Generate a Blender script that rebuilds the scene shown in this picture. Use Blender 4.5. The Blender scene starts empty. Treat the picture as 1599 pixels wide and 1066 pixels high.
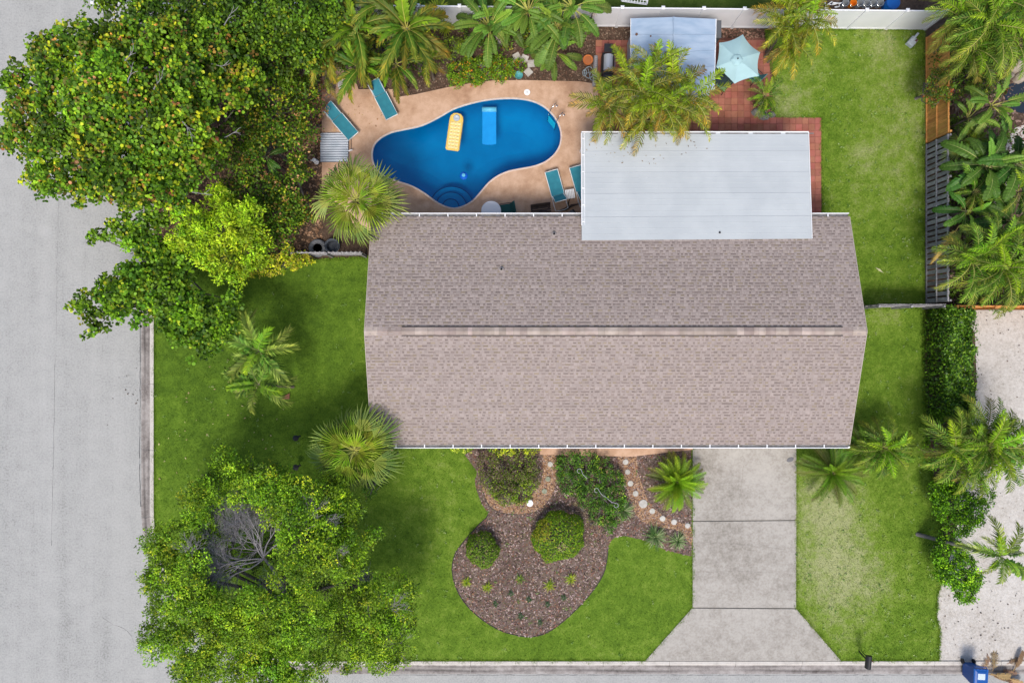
import bpy, math, random
import numpy as np
from mathutils import Vector, Matrix
from mathutils.geometry import tessellate_polygon
R = random.Random(7)
rng = np.random.default_rng(11)
SC = bpy.context.scene
COL = SC.collection
rad = math.radians

# ------------------------------------------------------------------ camera, sky, sun, exposure
CAM_H = 33.0
cam = bpy.data.objects.new('camera', bpy.data.cameras.new('camera'))
COL.objects.link(cam)
cam.location = (0, 0, CAM_H)
cam.rotation_euler = (0, 0, 0)
cam.data.sensor_width = 36.0
cam.data.lens = 24.0
cam.data.clip_start = 0.5
cam.data.clip_end = 2000
SC.camera = cam
SC.view_settings.view_transform = 'Standard'
SC.view_settings.look = 'None'
SC.view_settings.gamma = 1.0
SC.view_settings.use_curve_mapping = False
SC.view_settings.exposure = 0.29
world = bpy.data.worlds.new("World")
SC.world = world
world.use_nodes = True
wn = world.node_tree
sky = wn.nodes.new('ShaderNodeTexSky')
sky.sky_type = 'NISHITA'
sky.sun_disc = False
sky.sun_elevation = rad(60)
sky.sun_rotation = rad(188)
sky.dust_density = 3.0
wn.links.new(sky.outputs[0], wn.nodes['Background'].inputs[0])
wn.nodes['Background'].inputs[1].default_value = 0.145
sl = bpy.data.lights.new('sun', 'SUN')
sl.energy = 2.0
sl.angle = rad(15)
sl.color = (1.0, 0.955, 0.89)
sun = bpy.data.objects.new('sun', sl)
COL.objects.link(sun)
sun.rotation_euler = Vector((0.07, 0.5, -0.866)).to_track_quat('-Z', 'Y').to_euler()

# ------------------------------------------------------------------ helpers
F = 1599 * 24.0 / 36.0
def P(px, py, z=0.0):
    """photo pixel of a thing at height z -> world point"""
    k = (CAM_H - z) / F
    return Vector(((px - 799.5) * k, (533.0 - py) * k, z))
def G(px, py): return P(px, py, 0)

def s2l(c):
    return tuple(((v / 255.0) / 12.92 if v / 255.0 <= 0.04045 else ((v / 255.0 + 0.055) / 1.055) ** 2.4) for v in c)

MATS = {}
def mat(name, col, rough=0.7, col2=None, scale=8.0, bump=0.0, bscale=40.0, metal=0.0, coord='Object', detail=6.0,
        attr=False, rand=0.0, trans=0.0, spec=0.3, stretch=None, contrast=(0.35, 0.65)):
    m = bpy.data.materials.new(name)
    m.use_nodes = True
    nt = m.node_tree; N = nt.nodes; L = nt.links
    b = N['Principled BSDF']
    b.inputs['Roughness'].default_value = rough
    b.inputs['Metallic'].default_value = metal
    b.inputs['Specular IOR Level'].default_value = spec
    if coord == 'World':
        g = N.new('ShaderNodeNewGeometry'); co = g.outputs['Position']
    else:
        g = N.new('ShaderNodeTexCoord'); co = g.outputs['Object']
    if stretch:
        mp = N.new('ShaderNodeMapping'); mp.inputs['Scale'].default_value = stretch
        L.new(co, mp.inputs['Vector']); co = mp.outputs[0]
    out = None
    if attr:
        a = N.new('ShaderNodeAttribute'); a.attribute_name = 'Col'; out = a.outputs['Color']
    elif col2 is not None:
        nz = N.new('ShaderNodeTexNoise'); nz.inputs['Scale'].default_value = scale; nz.inputs['Detail'].default_value = detail
        L.new(co, nz.inputs['Vector'])
        cr = N.new('ShaderNodeValToRGB'); cr.color_ramp.elements[0].position = contrast[0]; cr.color_ramp.elements[1].position = contrast[1]
        cr.color_ramp.elements[0].color = (*col, 1); cr.color_ramp.elements[1].color = (*col2, 1)
        L.new(nz.outputs['Fac'], cr.inputs[0]); out = cr.outputs[0]
    else:
        rgb = N.new('ShaderNodeRGB'); rgb.outputs[0].default_value = (*col, 1); out = rgb.outputs[0]
    if rand > 0:
        oi = N.new('ShaderNodeObjectInfo')
        mr = N.new('ShaderNodeMapRange'); mr.inputs[3].default_value = 1 - rand; mr.inputs[4].default_value = 1 + rand
        L.new(oi.outputs['Random'], mr.inputs[0])
        hs = N.new('ShaderNodeHueSaturation'); L.new(out, hs.inputs['Color']); L.new(mr.outputs[0], hs.inputs['Value'])
        mr2 = N.new('ShaderNodeMapRange'); mr2.inputs[3].default_value = 0.5 - rand * 0.07; mr2.inputs[4].default_value = 0.5 + rand * 0.05
        ml = N.new('ShaderNodeMath'); ml.operation = 'MULTIPLY'; ml.inputs[1].default_value = 7.31
        fr = N.new('ShaderNodeMath'); fr.operation = 'FRACT'
        L.new(oi.outputs['Random'], ml.inputs[0]); L.new(ml.outputs[0], fr.inputs[0]); L.new(fr.outputs[0], mr2.inputs[0])
        L.new(mr2.outputs[0], hs.inputs['Hue'])
        out = hs.outputs[0]
    L.new(out, b.inputs['Base Color'])
    if bump > 0:
        bn = N.new('ShaderNodeTexNoise'); bn.inputs['Scale'].default_value = bscale; bn.inputs['Detail'].default_value = 5
        L.new(co, bn.inputs['Vector'])
        bp = N.new('ShaderNodeBump'); bp.inputs['Strength'].default_value = bump; bp.inputs['Distance'].default_value = 0.02
        L.new(bn.outputs['Fac'], bp.inputs['Height']); L.new(bp.outputs[0], b.inputs['Normal'])
    if trans > 0:
        tr = N.new('ShaderNodeBsdfTranslucent'); L.new(out, tr.inputs['Color'])
        mx = N.new('ShaderNodeMixShader'); mx.inputs[0].default_value = trans
        L.new(b.outputs[0], mx.inputs[1]); L.new(tr.outputs[0], mx.inputs[2])
        L.new(mx.outputs[0], N['Material Output'].inputs['Surface'])
    MATS[name] = m
    return m

def tag(o, label=None, cat=None, group=None, kind=None):
    if label: o['label'] = label
    if cat: o['category'] = cat
    if group: o['group'] = group
    if kind: o['kind'] = kind
    return o
def thing(name, label, cat, loc=(0, 0, 0), rotz=0.0, group=None):
    o = bpy.data.objects.new(name, None); COL.objects.link(o)
    o.location = loc; o.rotation_euler = (0, 0, rotz); o.empty_display_size = 0.2
    return tag(o, label, cat, group)
def struct_empty(name):
    o = bpy.data.objects.new(name, None); COL.objects.link(o); o['kind'] = 'structure'; return o
def link(name, me, parent=None, loc=(0, 0, 0), rot=(0, 0, 0), scale=(1, 1, 1)):
    o = bpy.data.objects.new(name, me); COL.objects.link(o)
    o.location = loc; o.rotation_euler = rot; o.scale = scale
    if parent: o.parent = parent
    return o
def kids(o): return [c for c in COL.objects if c.parent is o]
def dup(src, loc, rotz, label, group=None):
    r = src.copy(); COL.objects.link(r); r.location = loc; r.rotation_euler = (0, 0, rotz); r['label'] = label
    if group: r['group'] = group
    for ch in kids(src):
        c = ch.copy(); COL.objects.link(c); c.parent = r
        for g in kids(ch):
            d = g.copy(); COL.objects.link(d); d.parent = c
    return r

class MB:
    def __init__(s): s.v = []; s.f = []; s.c = []; s.cur = (1, 1, 1)
    def add(s, vs, fs, col=None):
        n = len(s.v); s.v += [tuple(v) for v in vs]; s.f += [tuple(i + n for i in f) for f in fs]
        s.c += [col or s.cur] * len(vs); return s
    def box(s, c, size, rz=0.0, M=None, col=None, rx=0.0, ry=0.0):
        x, y, z = (d / 2 for d in size)
        m = M or (Matrix.Translation(c) @ Matrix.Rotation(rz, 4, 'Z') @ Matrix.Rotation(ry, 4, 'Y') @ Matrix.Rotation(rx, 4, 'X'))
        vs = [m @ Vector((a, b, d)) for a in (-x, x) for b in (-y, y) for d in (-z, z)]
        return s.add(vs, [(0, 1, 3, 2), (4, 6, 7, 5), (0, 4, 5, 1), (2, 3, 7, 6), (0, 2, 6, 4), (1, 5, 7, 3)], col)
    def bev(s, c, size, b=0.01, rz=0.0, col=None):
        """box with chamfered top edge"""
        x, y, z = (d / 2 for d in size)
        m = Matrix.Translation(c) @ Matrix.Rotation(rz, 4, 'Z')
        vs = [m @ Vector(p) for p in [(-x, -y, -z), (x, -y, -z), (x, y, -z), (-x, y, -z), (-x, -y, z - b), (x, -y, z - b), (x, y, z - b), (-x, y, z - b),
              (-x + b, -y + b, z), (x - b, -y + b, z), (x - b, y - b, z), (-x + b, y - b, z)]]
        return s.add(vs, [(3, 2, 1, 0), (0, 1, 5, 4), (1, 2, 6, 5), (2, 3, 7, 6), (3, 0, 4, 7), (4, 5, 9, 8), (5, 6, 10, 9), (6, 7, 11, 10), (7, 4, 8, 11), (8, 9, 10, 11)], col)
    def tube(s, pts, r, n=6, col=None, cap=True):
        pts = [Vector(p) for p in pts]
        rs = r if isinstance(r, (list, tuple)) else [r] * len(pts)
        vs = []; up = Vector((0.13, 0.21, 0.97)).normalized()
        for i, p in enumerate(pts):
            d = (pts[min(i + 1, len(pts) - 1)] - pts[max(i - 1, 0)])
            if d.length < 1e-9: d = Vector((0, 0, 1))
            d.normalize()
            a = d.cross(up)
            if a.length < 0.15: a = d.cross(Vector((1, 0, 0)))
            a.normalize(); b = d.cross(a)
            for k in range(n):
                t = 2 * math.pi * k / n
                vs.append(p + (a * math.cos(t) + b * math.sin(t)) * rs[i])
        fs = []
        for i in range(len(pts) - 1):
            for k in range(n):
                k2 = (k + 1) % n
                fs.append((i * n + k, i * n + k2, (i + 1) * n + k2, (i + 1) * n + k))
        if cap:
            fs.append(tuple(range(n))); fs.append(tuple((len(pts) - 1) * n + k for k in range(n - 1, -1, -1)))
        return s.add(vs, fs, col)
    def lathe(s, c, prof, n=20, col=None):
        c = Vector(c); vs = []
        for (r, z) in prof:
            for k in range(n):
                t = 2 * math.pi * k / n
                vs.append(c + Vector((r * math.cos(t), r * math.sin(t), z)))
        fs = []
        for i in range(len(prof) - 1):
            for k in range(n):
                k2 = (k + 1) % n
                fs.append((i * n + k, i * n + k2, (i + 1) * n + k2, (i + 1) * n + k))
        if prof[-1][0] > 1e-6: fs.append(tuple((len(prof) - 1) * n + k for k in range(n)))
        if prof[0][0] > 1e-6: fs.append(tuple(k for k in range(n - 1, -1, -1)))
        return s.add(vs, fs, col)
    def poly(s, pts, z0, z1, col=None, holes=()):
        """extruded outline (world xy points) with vertical sides"""
        loops = [[Vector((p[0], p[1], 0)) for p in L] for L in [pts, *holes]]
        tris = tessellate_polygon(loops)
        flat = [p for L in loops for p in L]
        vs = [(p.x, p.y, z1) for p in flat]; fs = []
        for t in tris:
            a, b, c = (flat[i] for i in t)
            n = (b - a).cross(c - a).z
            if abs(n) < 1e-12: continue
            fs.append(tuple(t) if n > 0 else (t[0], t[2], t[1]))
        s.add(vs, fs, col)
        if z0 < z1 - 1e-6:
            for L in loops:
                n = len(L)
                s.add([(p.x, p.y, z0) for p in L] + [(p.x, p.y, z1) for p in L], [(i, (i + 1) % n, n + (i + 1) % n, n + i) for i in range(n)], col)
        return s
    def build(s, name, m, parent=None, local=False, smooth=False, kind=None):
        off = Vector((0, 0, 0))
        if parent and not local:
            q = parent
            while q is not None: off += q.location; q = q.parent
        vs = [(v[0] - off.x, v[1] - off.y, v[2] - off.z) for v in s.v]
        me = bpy.data.meshes.new(name); me.from_pydata(vs, [], s.f)
        me.materials.append(m)
        ca = me.attributes.new('Col', 'FLOAT_COLOR', 'POINT')
        ca.data.foreach_set('color', np.hstack([np.array(s.c, dtype=np.float32), np.ones((len(s.c), 1), np.float32)]).ravel())
        if smooth: me.polygons.foreach_set('use_smooth', [True] * len(me.polygons))
        me.update()
        o = link(name, me, parent)
        if kind: o['kind'] = kind
        return o

def fastmesh(name, verts, nper, m, cols, parent=None, kind=None, smooth=False):
    """verts (N,nper,3): N separate polygons of nper corners, world space; cols (N,3)"""
    N = len(verts); V = verts.reshape(-1, 3).astype(np.float32)
    if parent is not None:
        q = parent; off = Vector((0, 0, 0))
        while q is not None: off += q.location; q = q.parent
        V = V - np.array(off, dtype=np.float32)
    me = bpy.data.meshes.new(name)
    me.vertices.add(N * nper); me.vertices.foreach_set('co', V.ravel())
    me.loops.add(N * nper); me.loops.foreach_set('vertex_index', np.arange(N * nper, dtype=np.int32))
    me.polygons.add(N); me.polygons.foreach_set('loop_start', (np.arange(N) * nper).astype(np.int32))
    me.polygons.foreach_set('loop_total', np.full(N, nper, dtype=np.int32))
    ca = me.attributes.new('Col', 'FLOAT_COLOR', 'POINT')
    C4 = np.ones((N * nper, 4), np.float32); C4[:, :3] = np.repeat(cols, nper, axis=0)
    ca.data.foreach_set('color', C4.ravel())
    me.materials.append(m); me.update(calc_edges=True)
    o = link(name, me, parent)
    if kind: o['kind'] = kind
    return o

def norm(a): return a / np.maximum(np.linalg.norm(a, axis=-1, keepdims=True), 1e-9)
def leaf_polys(c, axis, nrm, length, width, shape):
    """c base points; returns (N,k,3)"""
    axis = norm(axis); side = norm(np.cross(nrm, axis)); up = np.cross(axis, side)
    L = length[:, None]; W = width[:, None]
    if shape == 'round':
        pts = [(0, 0, 0), (.25, .46, .1), (.7, .5, .12), (1.0, .18, 0.02), (1.0, -.18, 0.02), (.7, -.5, .12), (.25, -.46, .1)]
    else:
        pts = [(0, 0, 0), (.45, .5, .16), (1.0, 0, -.05), (.45, -.5, .16)]
    out = [c + axis * (L * a) + side * (W * b) + up * (W * d) for a, b, d in pts]
    return np.stack(out, axis=1)

def smooth_closed(pts, n=4):
    out = []; m = len(pts)
    for i in range(m):
        p0, p1, p2, p3 = (Vector(pts[(i + k - 1) % m][:2]).to_3d() for k in range(4))
        for j in range(n):
            t = j / n
            out.append(0.5 * ((2 * p1) + (-p0 + p2) * t + (2 * p0 - 5 * p1 + 4 * p2 - p3) * t * t + (-p0 + 3 * p1 - 3 * p2 + p3) * t ** 3))
    return out
def gpoly(pix, sm=0, z=0.0):
    w = [P(x, y, z) for x, y in pix]
    return smooth_closed(w, sm) if sm else w
def inpoly(pts, xs, ys):
    c = np.zeros(len(xs), bool); n = len(pts)
    for i in range(n):
        x1, y1 = pts[i][0], pts[i][1]; x2, y2 = pts[(i + 1) % n][0], pts[(i + 1) % n][1]
        if abs(y1 - y2) < 1e-12: continue
        cond = ((y1 > ys) != (y2 > ys)) & (xs < (x2 - x1) * (ys - y1) / (y2 - y1) + x1)
        c ^= cond
    return c
def scatter_in(pts, n):
    A = np.array([(p[0], p[1]) for p in pts]); lo, hi = A.min(0), A.max(0)
    out = []; tot = 0
    while tot < n:
        q = rng.uniform(lo, hi, (n * 2, 2)); q = q[inpoly(pts, q[:, 0], q[:, 1])]
        out.append(q); tot += len(q)
        if len(q) == 0: break
    return np.concatenate(out)[:n]

# ------------------------------------------------------------------ materials
white_paint = mat('white_paint', (.84, .84, .84), .45)
vinyl = mat('white_vinyl', (.86, .86, .88), .35, (.8, .81, .83), 1.5, coord='World')
dark_metal = mat('dark_metal', (.03, .03, .035), .45)
black_plastic = mat('black_plastic', (.02, .02, .022), .5)
teal_fabric = mat('teal_fabric', (.028, .19, .25), .8, (.035, .23, .29), 4, bump=.1, bscale=90)
leafm = mat('leaf_surface', (.1, .2, .03), .5, attr=True, trans=.16, spec=.22)
frondm = mat('frond_surface', (.1, .2, .03), .5, attr=True, trans=.1, rand=.34, spec=.22)
hedgem = mat('glossy_leaf_surface', (.1, .2, .03), .4, attr=True, trans=.2, spec=.3)
bark = mat('bark_grey', (.2, .18, .16), .9, (.1, .085, .07), 12, bump=.6, bscale=30)
twigm = mat('dead_twig', (.28, .265, .27), .9, (.19, .18, .18), 12)
palm_trunk = mat('palm_trunk', (.2, .17, .13), .9, (.11, .085, .06), 6, bump=.6, bscale=20, stretch=(1, 1, 6))
old_wood = mat('weathered_wood', (.36, .35, .36), .9, (.2, .19, .19), 5, bump=.3, bscale=30, rand=.3, stretch=(4, 4, 1))
new_wood = mat('new_cedar_wood', (.66, .34, .10), .75, (.5, .24, .06), 4, bump=.2, bscale=30, rand=.16, stretch=(5, 5, 1))
chipm = mat('chip_surface', (.1, .1, .1), .9, attr=True)

def ground_mat(name, stops, scales=(0.5, 3, 25), weights=(.4, .3, .3), bump=.5, bscale=60, rough=.95, blobs=(), tint=None, offset=0.0, spec=.2, streak=None):
    """blended multi-scale noise -> colour ramp (stops: pos,colour); blobs: (x,y,r,amount) shift the ramp"""
    m = bpy.data.materials.new(name); m.use_nodes = True
    nt = m.node_tree; N = nt.nodes; L = nt.links; b = N['Principled BSDF']
    b.inputs['Roughness'].default_value = rough; b.inputs['Specular IOR Level'].default_value = spec
    g = N.new('ShaderNodeNewGeometry'); co = g.outputs['Position']
    acc = None
    if streak:
        mp = N.new('ShaderNodeMapping'); mp.inputs['Scale'].default_value = streak; L.new(co, mp.inputs['Vector']); sco = mp.outputs[0]
    for si_, (sc, w) in enumerate(zip(scales, weights)):
        nz = N.new('ShaderNodeTexNoise'); nz.inputs['Scale'].default_value = sc; nz.inputs['Detail'].default_value = 6; nz.inputs['Roughness'].default_value = .62
        L.new(sco if streak and si_ == 0 else co, nz.inputs['Vector'])
        ml = N.new('ShaderNodeMath'); ml.operation = 'MULTIPLY_ADD'; ml.inputs[1].default_value = w
        L.new(nz.outputs['Fac'], ml.inputs[0])
        if acc is None: ml.inputs[2].default_value = offset
        else: L.new(acc, ml.inputs[2])
        acc = ml.outputs[0]
    for (bx, by, br, am) in blobs:
        d = N.new('ShaderNodeVectorMath'); d.operation = 'DISTANCE'; L.new(co, d.inputs[0]); d.inputs[1].default_value = (bx, by, 0)
        mr = N.new('ShaderNodeMapRange'); mr.interpolation_type = 'SMOOTHSTEP'; mr.inputs[1].default_value = 0; mr.inputs[2].default_value = br
        mr.inputs[3].default_value = am; mr.inputs[4].default_value = 0
        L.new(d.outputs['Value'], mr.inputs[0])
        ad = N.new('ShaderNodeMath'); ad.operation = 'ADD'; L.new(acc, ad.inputs[0]); L.new(mr.outputs[0], ad.inputs[1]); acc = ad.outputs[0]
    cr = N.new('ShaderNodeValToRGB'); e = cr.color_ramp.elements
    while len(e) < len(stops): e.new(.5)
    for i, (p, c) in enumerate(stops): e[i].position = p; e[i].color = (*c, 1)
    L.new(acc, cr.inputs[0]); out = cr.outputs[0]
    if tint == 'attr':
        a = N.new('ShaderNodeAttribute'); a.attribute_name = 'Col'
        mx = N.new('ShaderNodeMix'); mx.data_type = 'RGBA'; mx.blend_type = 'MULTIPLY'; mx.inputs[0].default_value = 1
        L.new(out, mx.inputs[6]); L.new(a.outputs['Color'], mx.inputs[7]); out = mx.outputs[2]
    L.new(out, b.inputs['Base Color'])
    if bump:
        bn = N.new('ShaderNodeTexNoise'); bn.inputs['Scale'].default_value = bscale; bn.inputs['Detail'].default_value = 4; L.new(co, bn.inputs['Vector'])
        bp = N.new('ShaderNodeBump'); bp.inputs['Strength'].default_value = bump; bp.inputs['Distance'].default_value = .03
        L.new(bn.outputs['Fac'], bp.inputs['Height']); L.new(bp.outputs[0], b.inputs['Normal'])
    return m

gx = lambda x, y: (G(x, y).x, G(x, y).y)
GR = [(.3, (.07, .132, .015)), (.5, (.124, .216, .022)), (.62, (.18, .272, .036)), (.74, (.25, .31, .09)), (.9, (.36, .38, .18))]
dry = [(*gx(1285, 830), 4.4, .27), (*gx(1310, 930), 3.8, .23), (*gx(1300, 780), 2.6, .16), (*gx(1375, 905), 2, .12), (*gx(1380, 495), 1.6, .2),
       (*gx(1222, 170), 2.2, .2), (*gx(1250, 110), 2.5, .12), (*gx(1375, 65), 2.0, .2), (*gx(1415, 130), 3.5, .12), (*gx(1400, 240), 5, .1), (*gx(1320, 640), 1.2, .2),
       (*gx(1330, 200), 9, .035), (*gx(1360, 350), 6, .03), (*gx(1400, 990), 5, .03), (*gx(1400, 750), 6, .04), (*gx(1310, 420), 1.0, .1), (*gx(1345, 245), 1.6, .09), (*gx(1425, 210), 1.6, .1),
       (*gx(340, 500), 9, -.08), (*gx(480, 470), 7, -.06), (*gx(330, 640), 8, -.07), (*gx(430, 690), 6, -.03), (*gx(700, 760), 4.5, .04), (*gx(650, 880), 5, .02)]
lawn_m = ground_mat('lawn_grass', GR, (.35, 1.9, 14), (.35, .6, .5), .6, 70, blobs=dry, tint='attr', offset=-.225, spec=.05)
north_m = ground_mat('dark_olive_turf', [(.35, (.025, .045, .008)), (.5, (.05, .085, .015)), (.7, (.1, .12, .035))], (.5, 3, 14), (.35, .35, .3), .6, 70, tint='attr', spec=.05)  # darker olive turf for the north and outlying lawns
soil_m = ground_mat('garden_soil', [(.35, (.035, .022, .015)), (.5, (.1, .065, .045)), (.62, (.17, .115, .08)), (.75, (.26, .19, .14))], (1, 6, 30), (.3, .35, .35), .9, 50)
mulch_m = ground_mat('grey_mulch', [(.3, (.055, .034, .028)), (.5, (.125, .085, .07)), (.62, (.2, .145, .12)), (.75, (.3, .22, .18))], (.8, 5, 35), (.4, .35, .4), .9, 45,
                     blobs=[(*gx(810, 885), 1.2, -.06), (*gx(890, 785), 2.4, -.07)])
gravel_m = ground_mat('orange_gravel', [(.3, (.2, .11, .06)), (.5, (.4, .24, .14)), (.7, (.6, .42, .28))], (1, 12, 45), (.2, .4, .4), .9, 60)
road_m = ground_mat('old_asphalt', [(.3, (.25, .25, .235)), (.42, (.345, .345, .33)), (.55, (.4, .398, .38)), (.75, (.455, .452, .435))], (1.0, 1.2, 12), (.35, .3, .75), .25, 90, .9, streak=(1, .05, 1), offset=-.2, blobs=[(*gx(120, 1020), 3, -.05), (*gx(68, 360), .5, .12), (*gx(45, 355), .4, .1)])
conc_m = ground_mat('stained_concrete', [(.33, (.23, .208, .175)), (.46, (.345, .318, .28)), (.56, (.42, .392, .35)), (.7, (.48, .455, .405))], (.45, 2.5, 10), (.36, .33, .31), .2, 80, .85, offset=0.0,
                    blobs=[(*gx(1160, 880), 3, -.06), (*gx(1100, 750), 2, -.05), (*gx(1150, 960), 3, .06), (*gx(1200, 740), 1.6, .07), (*gx(1130, 720), 1.2, .06), (*gx(1230, 845), 1.5, .03), (*gx(1265, 1000), 1.5, -.04)])
curb_m = ground_mat('curb_concrete', [(.36, (.13, .11, .1)), (.48, (.3, .27, .25)), (.58, (.42, .385, .36)), (.7, (.5, .47, .44))], (.7, 4, 20), (.5, .3, .2), .2, 80, .85, tint='attr')
curb_top_m = ground_mat('curb_top_concrete', [(.36, (.42, .39, .35)), (.5, (.56, .52, .47)), (.7, (.64, .61, .56))], (1, 4, 20), (.4, .3, .3), .2, 80, .85)
deck_m = ground_mat('peach_deck_coating', [(.36, (.38, .22, .135)), (.47, (.515, .325, .21)), (.56, (.61, .405, .28)), (.7, (.66, .46, .335))], (.6, 3, 25), (.55, .3, .15), .12, 90, .8)
sand_m = ground_mat('pale_sand', [(.36, (.38, .345, .3)), (.5, (.51, .475, .43)), (.7, (.62, .59, .55))], (.4, 3, 9), (.4, .35, .6), .7, 25, .95, offset=-.15)
stone_m = mat('fieldstone', (.42, .36, .29), .9, (.27, .22, .17), 3, bump=.5, bscale=12, rand=.2)
pale_stone = mat('pale_concrete_stone', (.6, .57, .52), .85, (.46, .43, .38), 5, bump=.2, rand=.18)
paver_m = mat('red_paver', (.33, .115, .075), .85, (.39, .155, .105), 2.2, coord='World', bump=.2, bscale=60, rand=.16)
joint_m = mat('paver_joint_sand', (.2, .085, .06), .95)

# ------------------------------------------------------------------ SETTING
pool_px = [(582, 243), (585, 228), (595, 217), (612, 208), (635, 203), (660, 197), (685, 185), (708, 172), (735, 163), (765, 157), (800, 155), (830, 159),
           (852, 170), (868, 188), (875, 207), (874, 225), (866, 240), (852, 252), (835, 259), (815, 263), (795, 267), (778, 274), (763, 285), (750, 300),
           (738, 313), (725, 321), (710, 325), (695, 322), (680, 314), (664, 302), (645, 291), (625, 284), (605, 277), (592, 268), (585, 257)]
pool = gpoly(pool_px, 3)
S = lambda mb, name, m: tag(mb.build(name, m), kind='structure')
S(MB().poly([(-300, -300), (300, -300), (300, 300), (-300, 300)], 0, 0, holes=[pool]), 'ground', soil_m)
# curb path: inner (grass) edge
def curb_path(off):
    """points along curb at distance off towards the road from the grass edge"""
    pts = []; r = 230 / F * CAM_H
    xl = G(241, 0).x - off; yb = G(0, 1031).y - off
    c = G(471, 801)
    pts.append((xl, 150.0)); pts.append((xl, c.y))
    for k in range(1, 12):
        a = math.pi + (math.pi / 2) * k / 12
        pts.append((c.x + (r + off) * math.cos(a), c.y + (r + off) * math.sin(a)))
    pts.append((c.x, yb)); pts.append((150.0, yb))
    return pts
# road drawn as one sheet above the soil, below the curb
cp = curb_path(0.3)
S(MB().poly([(-34, 150)] + cp + [(150, -27), (-34, -27)], .004, .004), 'road', road_m)
# curb segments
curb = struct_empty('curb')
def resample(path, step):
    out = []; acc = 0.0; P0 = [Vector(p) for p in path]
    cum = [0]
    for a, b in zip(P0, P0[1:]): cum.append(cum[-1] + (b - a).length)
    return P0, cum
P0, cum = resample(curb_path(0), 1)
def at_len(path, cum, s):
    for i in range(len(cum) - 1):
        if s <= cum[i + 1]:
            t = (s - cum[i]) / (cum[i + 1] - cum[i]); d = (path[i + 1] - path[i]).normalized()
            return path[i].lerp(path[i + 1], t), d
    return path[-1], (path[-1] - path[-2]).normalized()
ph = (150.0 - G(0, 599).y) % 3.2
s = ph - 3.2
prof = [(0.0, -.05), (0.0, .075), (.14, .08), (.2, .03), (.24, .027), (.29, .024), (.35, .02), (.41, .018), (.46, .018), (.51, .019), (.57, .021), (.62, .022), (.62, -.05)]
sr = [R.uniform(0, 6) for _ in range(4)]
while s < cum[-1]:
    a, b = max(0, s + .008), min(cum[-1], s + 3.2 - .008); s += 3.2
    if b - a < .3: continue
    pa, _ = at_len(P0, cum, (a + b) / 2)
    if pa.y > 40 or pa.x > 45: continue
    ns = 10
    for part, (i0, i1), mm in (('curb_segment', (0, 3), curb_top_m), ('gutter_segment', (3, 12), curb_m)):
        mb = MB(); vs = []; fs = []; stain = []; pr = prof[i0:i1 + 1]; k = len(pr)
        for j in range(ns + 1):
            p, d = at_len(P0, cum, a + (b - a) * j / ns)
            nrm = Vector((d.y, -d.x))
            # road lies to the left/outside: choose outward
            if nrm.x * (-1) + nrm.y * (-1) < 0: nrm = -nrm
            sl2 = a + (b - a) * j / ns; w1 = .5 + .5 * math.sin(sl2 * .9 + sr[0]) * math.sin(sl2 * .31 + sr[1]); w2 = .5 + .5 * math.sin(sl2 * .7 + sr[2])
            for (o, z) in pr:
                vs.append((p.x + nrm.x * o, p.y + nrm.y * o, z))
                stain.append(max(.3, 1 - .55 * w1 * math.exp(-((o - .27 - .02 * math.sin(sl2)) / .05) ** 2) - .6 * (.4 + .6 * w2) * math.exp(-((o - .47 + .03 * math.sin(sl2 * .8)) / .06) ** 2)))
        for j in range(ns):
            for q in range(k - 1): fs.append((j * k + q, (j + 1) * k + q, (j + 1) * k + q + 1, j * k + q + 1))
        fs.append(tuple(range(k))); fs.append(tuple(ns * k + q for q in range(k - 1, -1, -1)))
        mb.add(vs, fs)
        if part == 'gutter_segment': mb.c = [(sf,) * 3 for sf in stain]
        mb.build(part, mm, curb)
# lawns
LZ = .03
def arc_in():
    c = G(471, 801); r = 230 / F * CAM_H
    return [(c.x + r * math.cos(a), c.y + r * math.sin(a)) for a in [math.pi + math.pi / 2 * k / 12 for k in range(13)]]
front = [tuple(G(241, 392)[:2])] + arc_in() + [tuple(G(x, y)[:2]) for x, y in [(1008, 1031), (1081, 949), (1081, 690), (700, 690), (700, 405), (570, 402), (470, 408), (380, 400)]]
rightfront = [tuple(G(x, y)[:2]) for x, y in [(1243, 680), (1243, 948), (1313, 1030), (1466, 1031), (1465, 1010), (1467, 985), (1461, 960), (1464, 930), (1468, 900), (1466, 860), (1470, 820), (1455, 740), (1446, 680), (1444, 620), (1441, 560), (1443, 481), (1200, 481)]]
back = [tuple(G(x, y)[:2]) for x, y in [(1195, 47), (1442, 47), (1442, 476), (1250, 476), (1250, 336), (1284, 335), (1282, 183), (1213, 183), (1206, 165), (1210, 130), (1200, 90)]]
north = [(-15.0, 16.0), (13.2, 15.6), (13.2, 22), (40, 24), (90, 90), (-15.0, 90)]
beyond = [[(-150, -150), (-36, -150), (-36, 150), (-150, 150)], [(-34, -150), (150, -150), (150, -29), (-34, -29)]]
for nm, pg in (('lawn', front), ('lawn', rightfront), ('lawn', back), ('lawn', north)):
    S(MB().poly(pg, 0, LZ), nm, north_m if pg is north else lawn_m)
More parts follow.
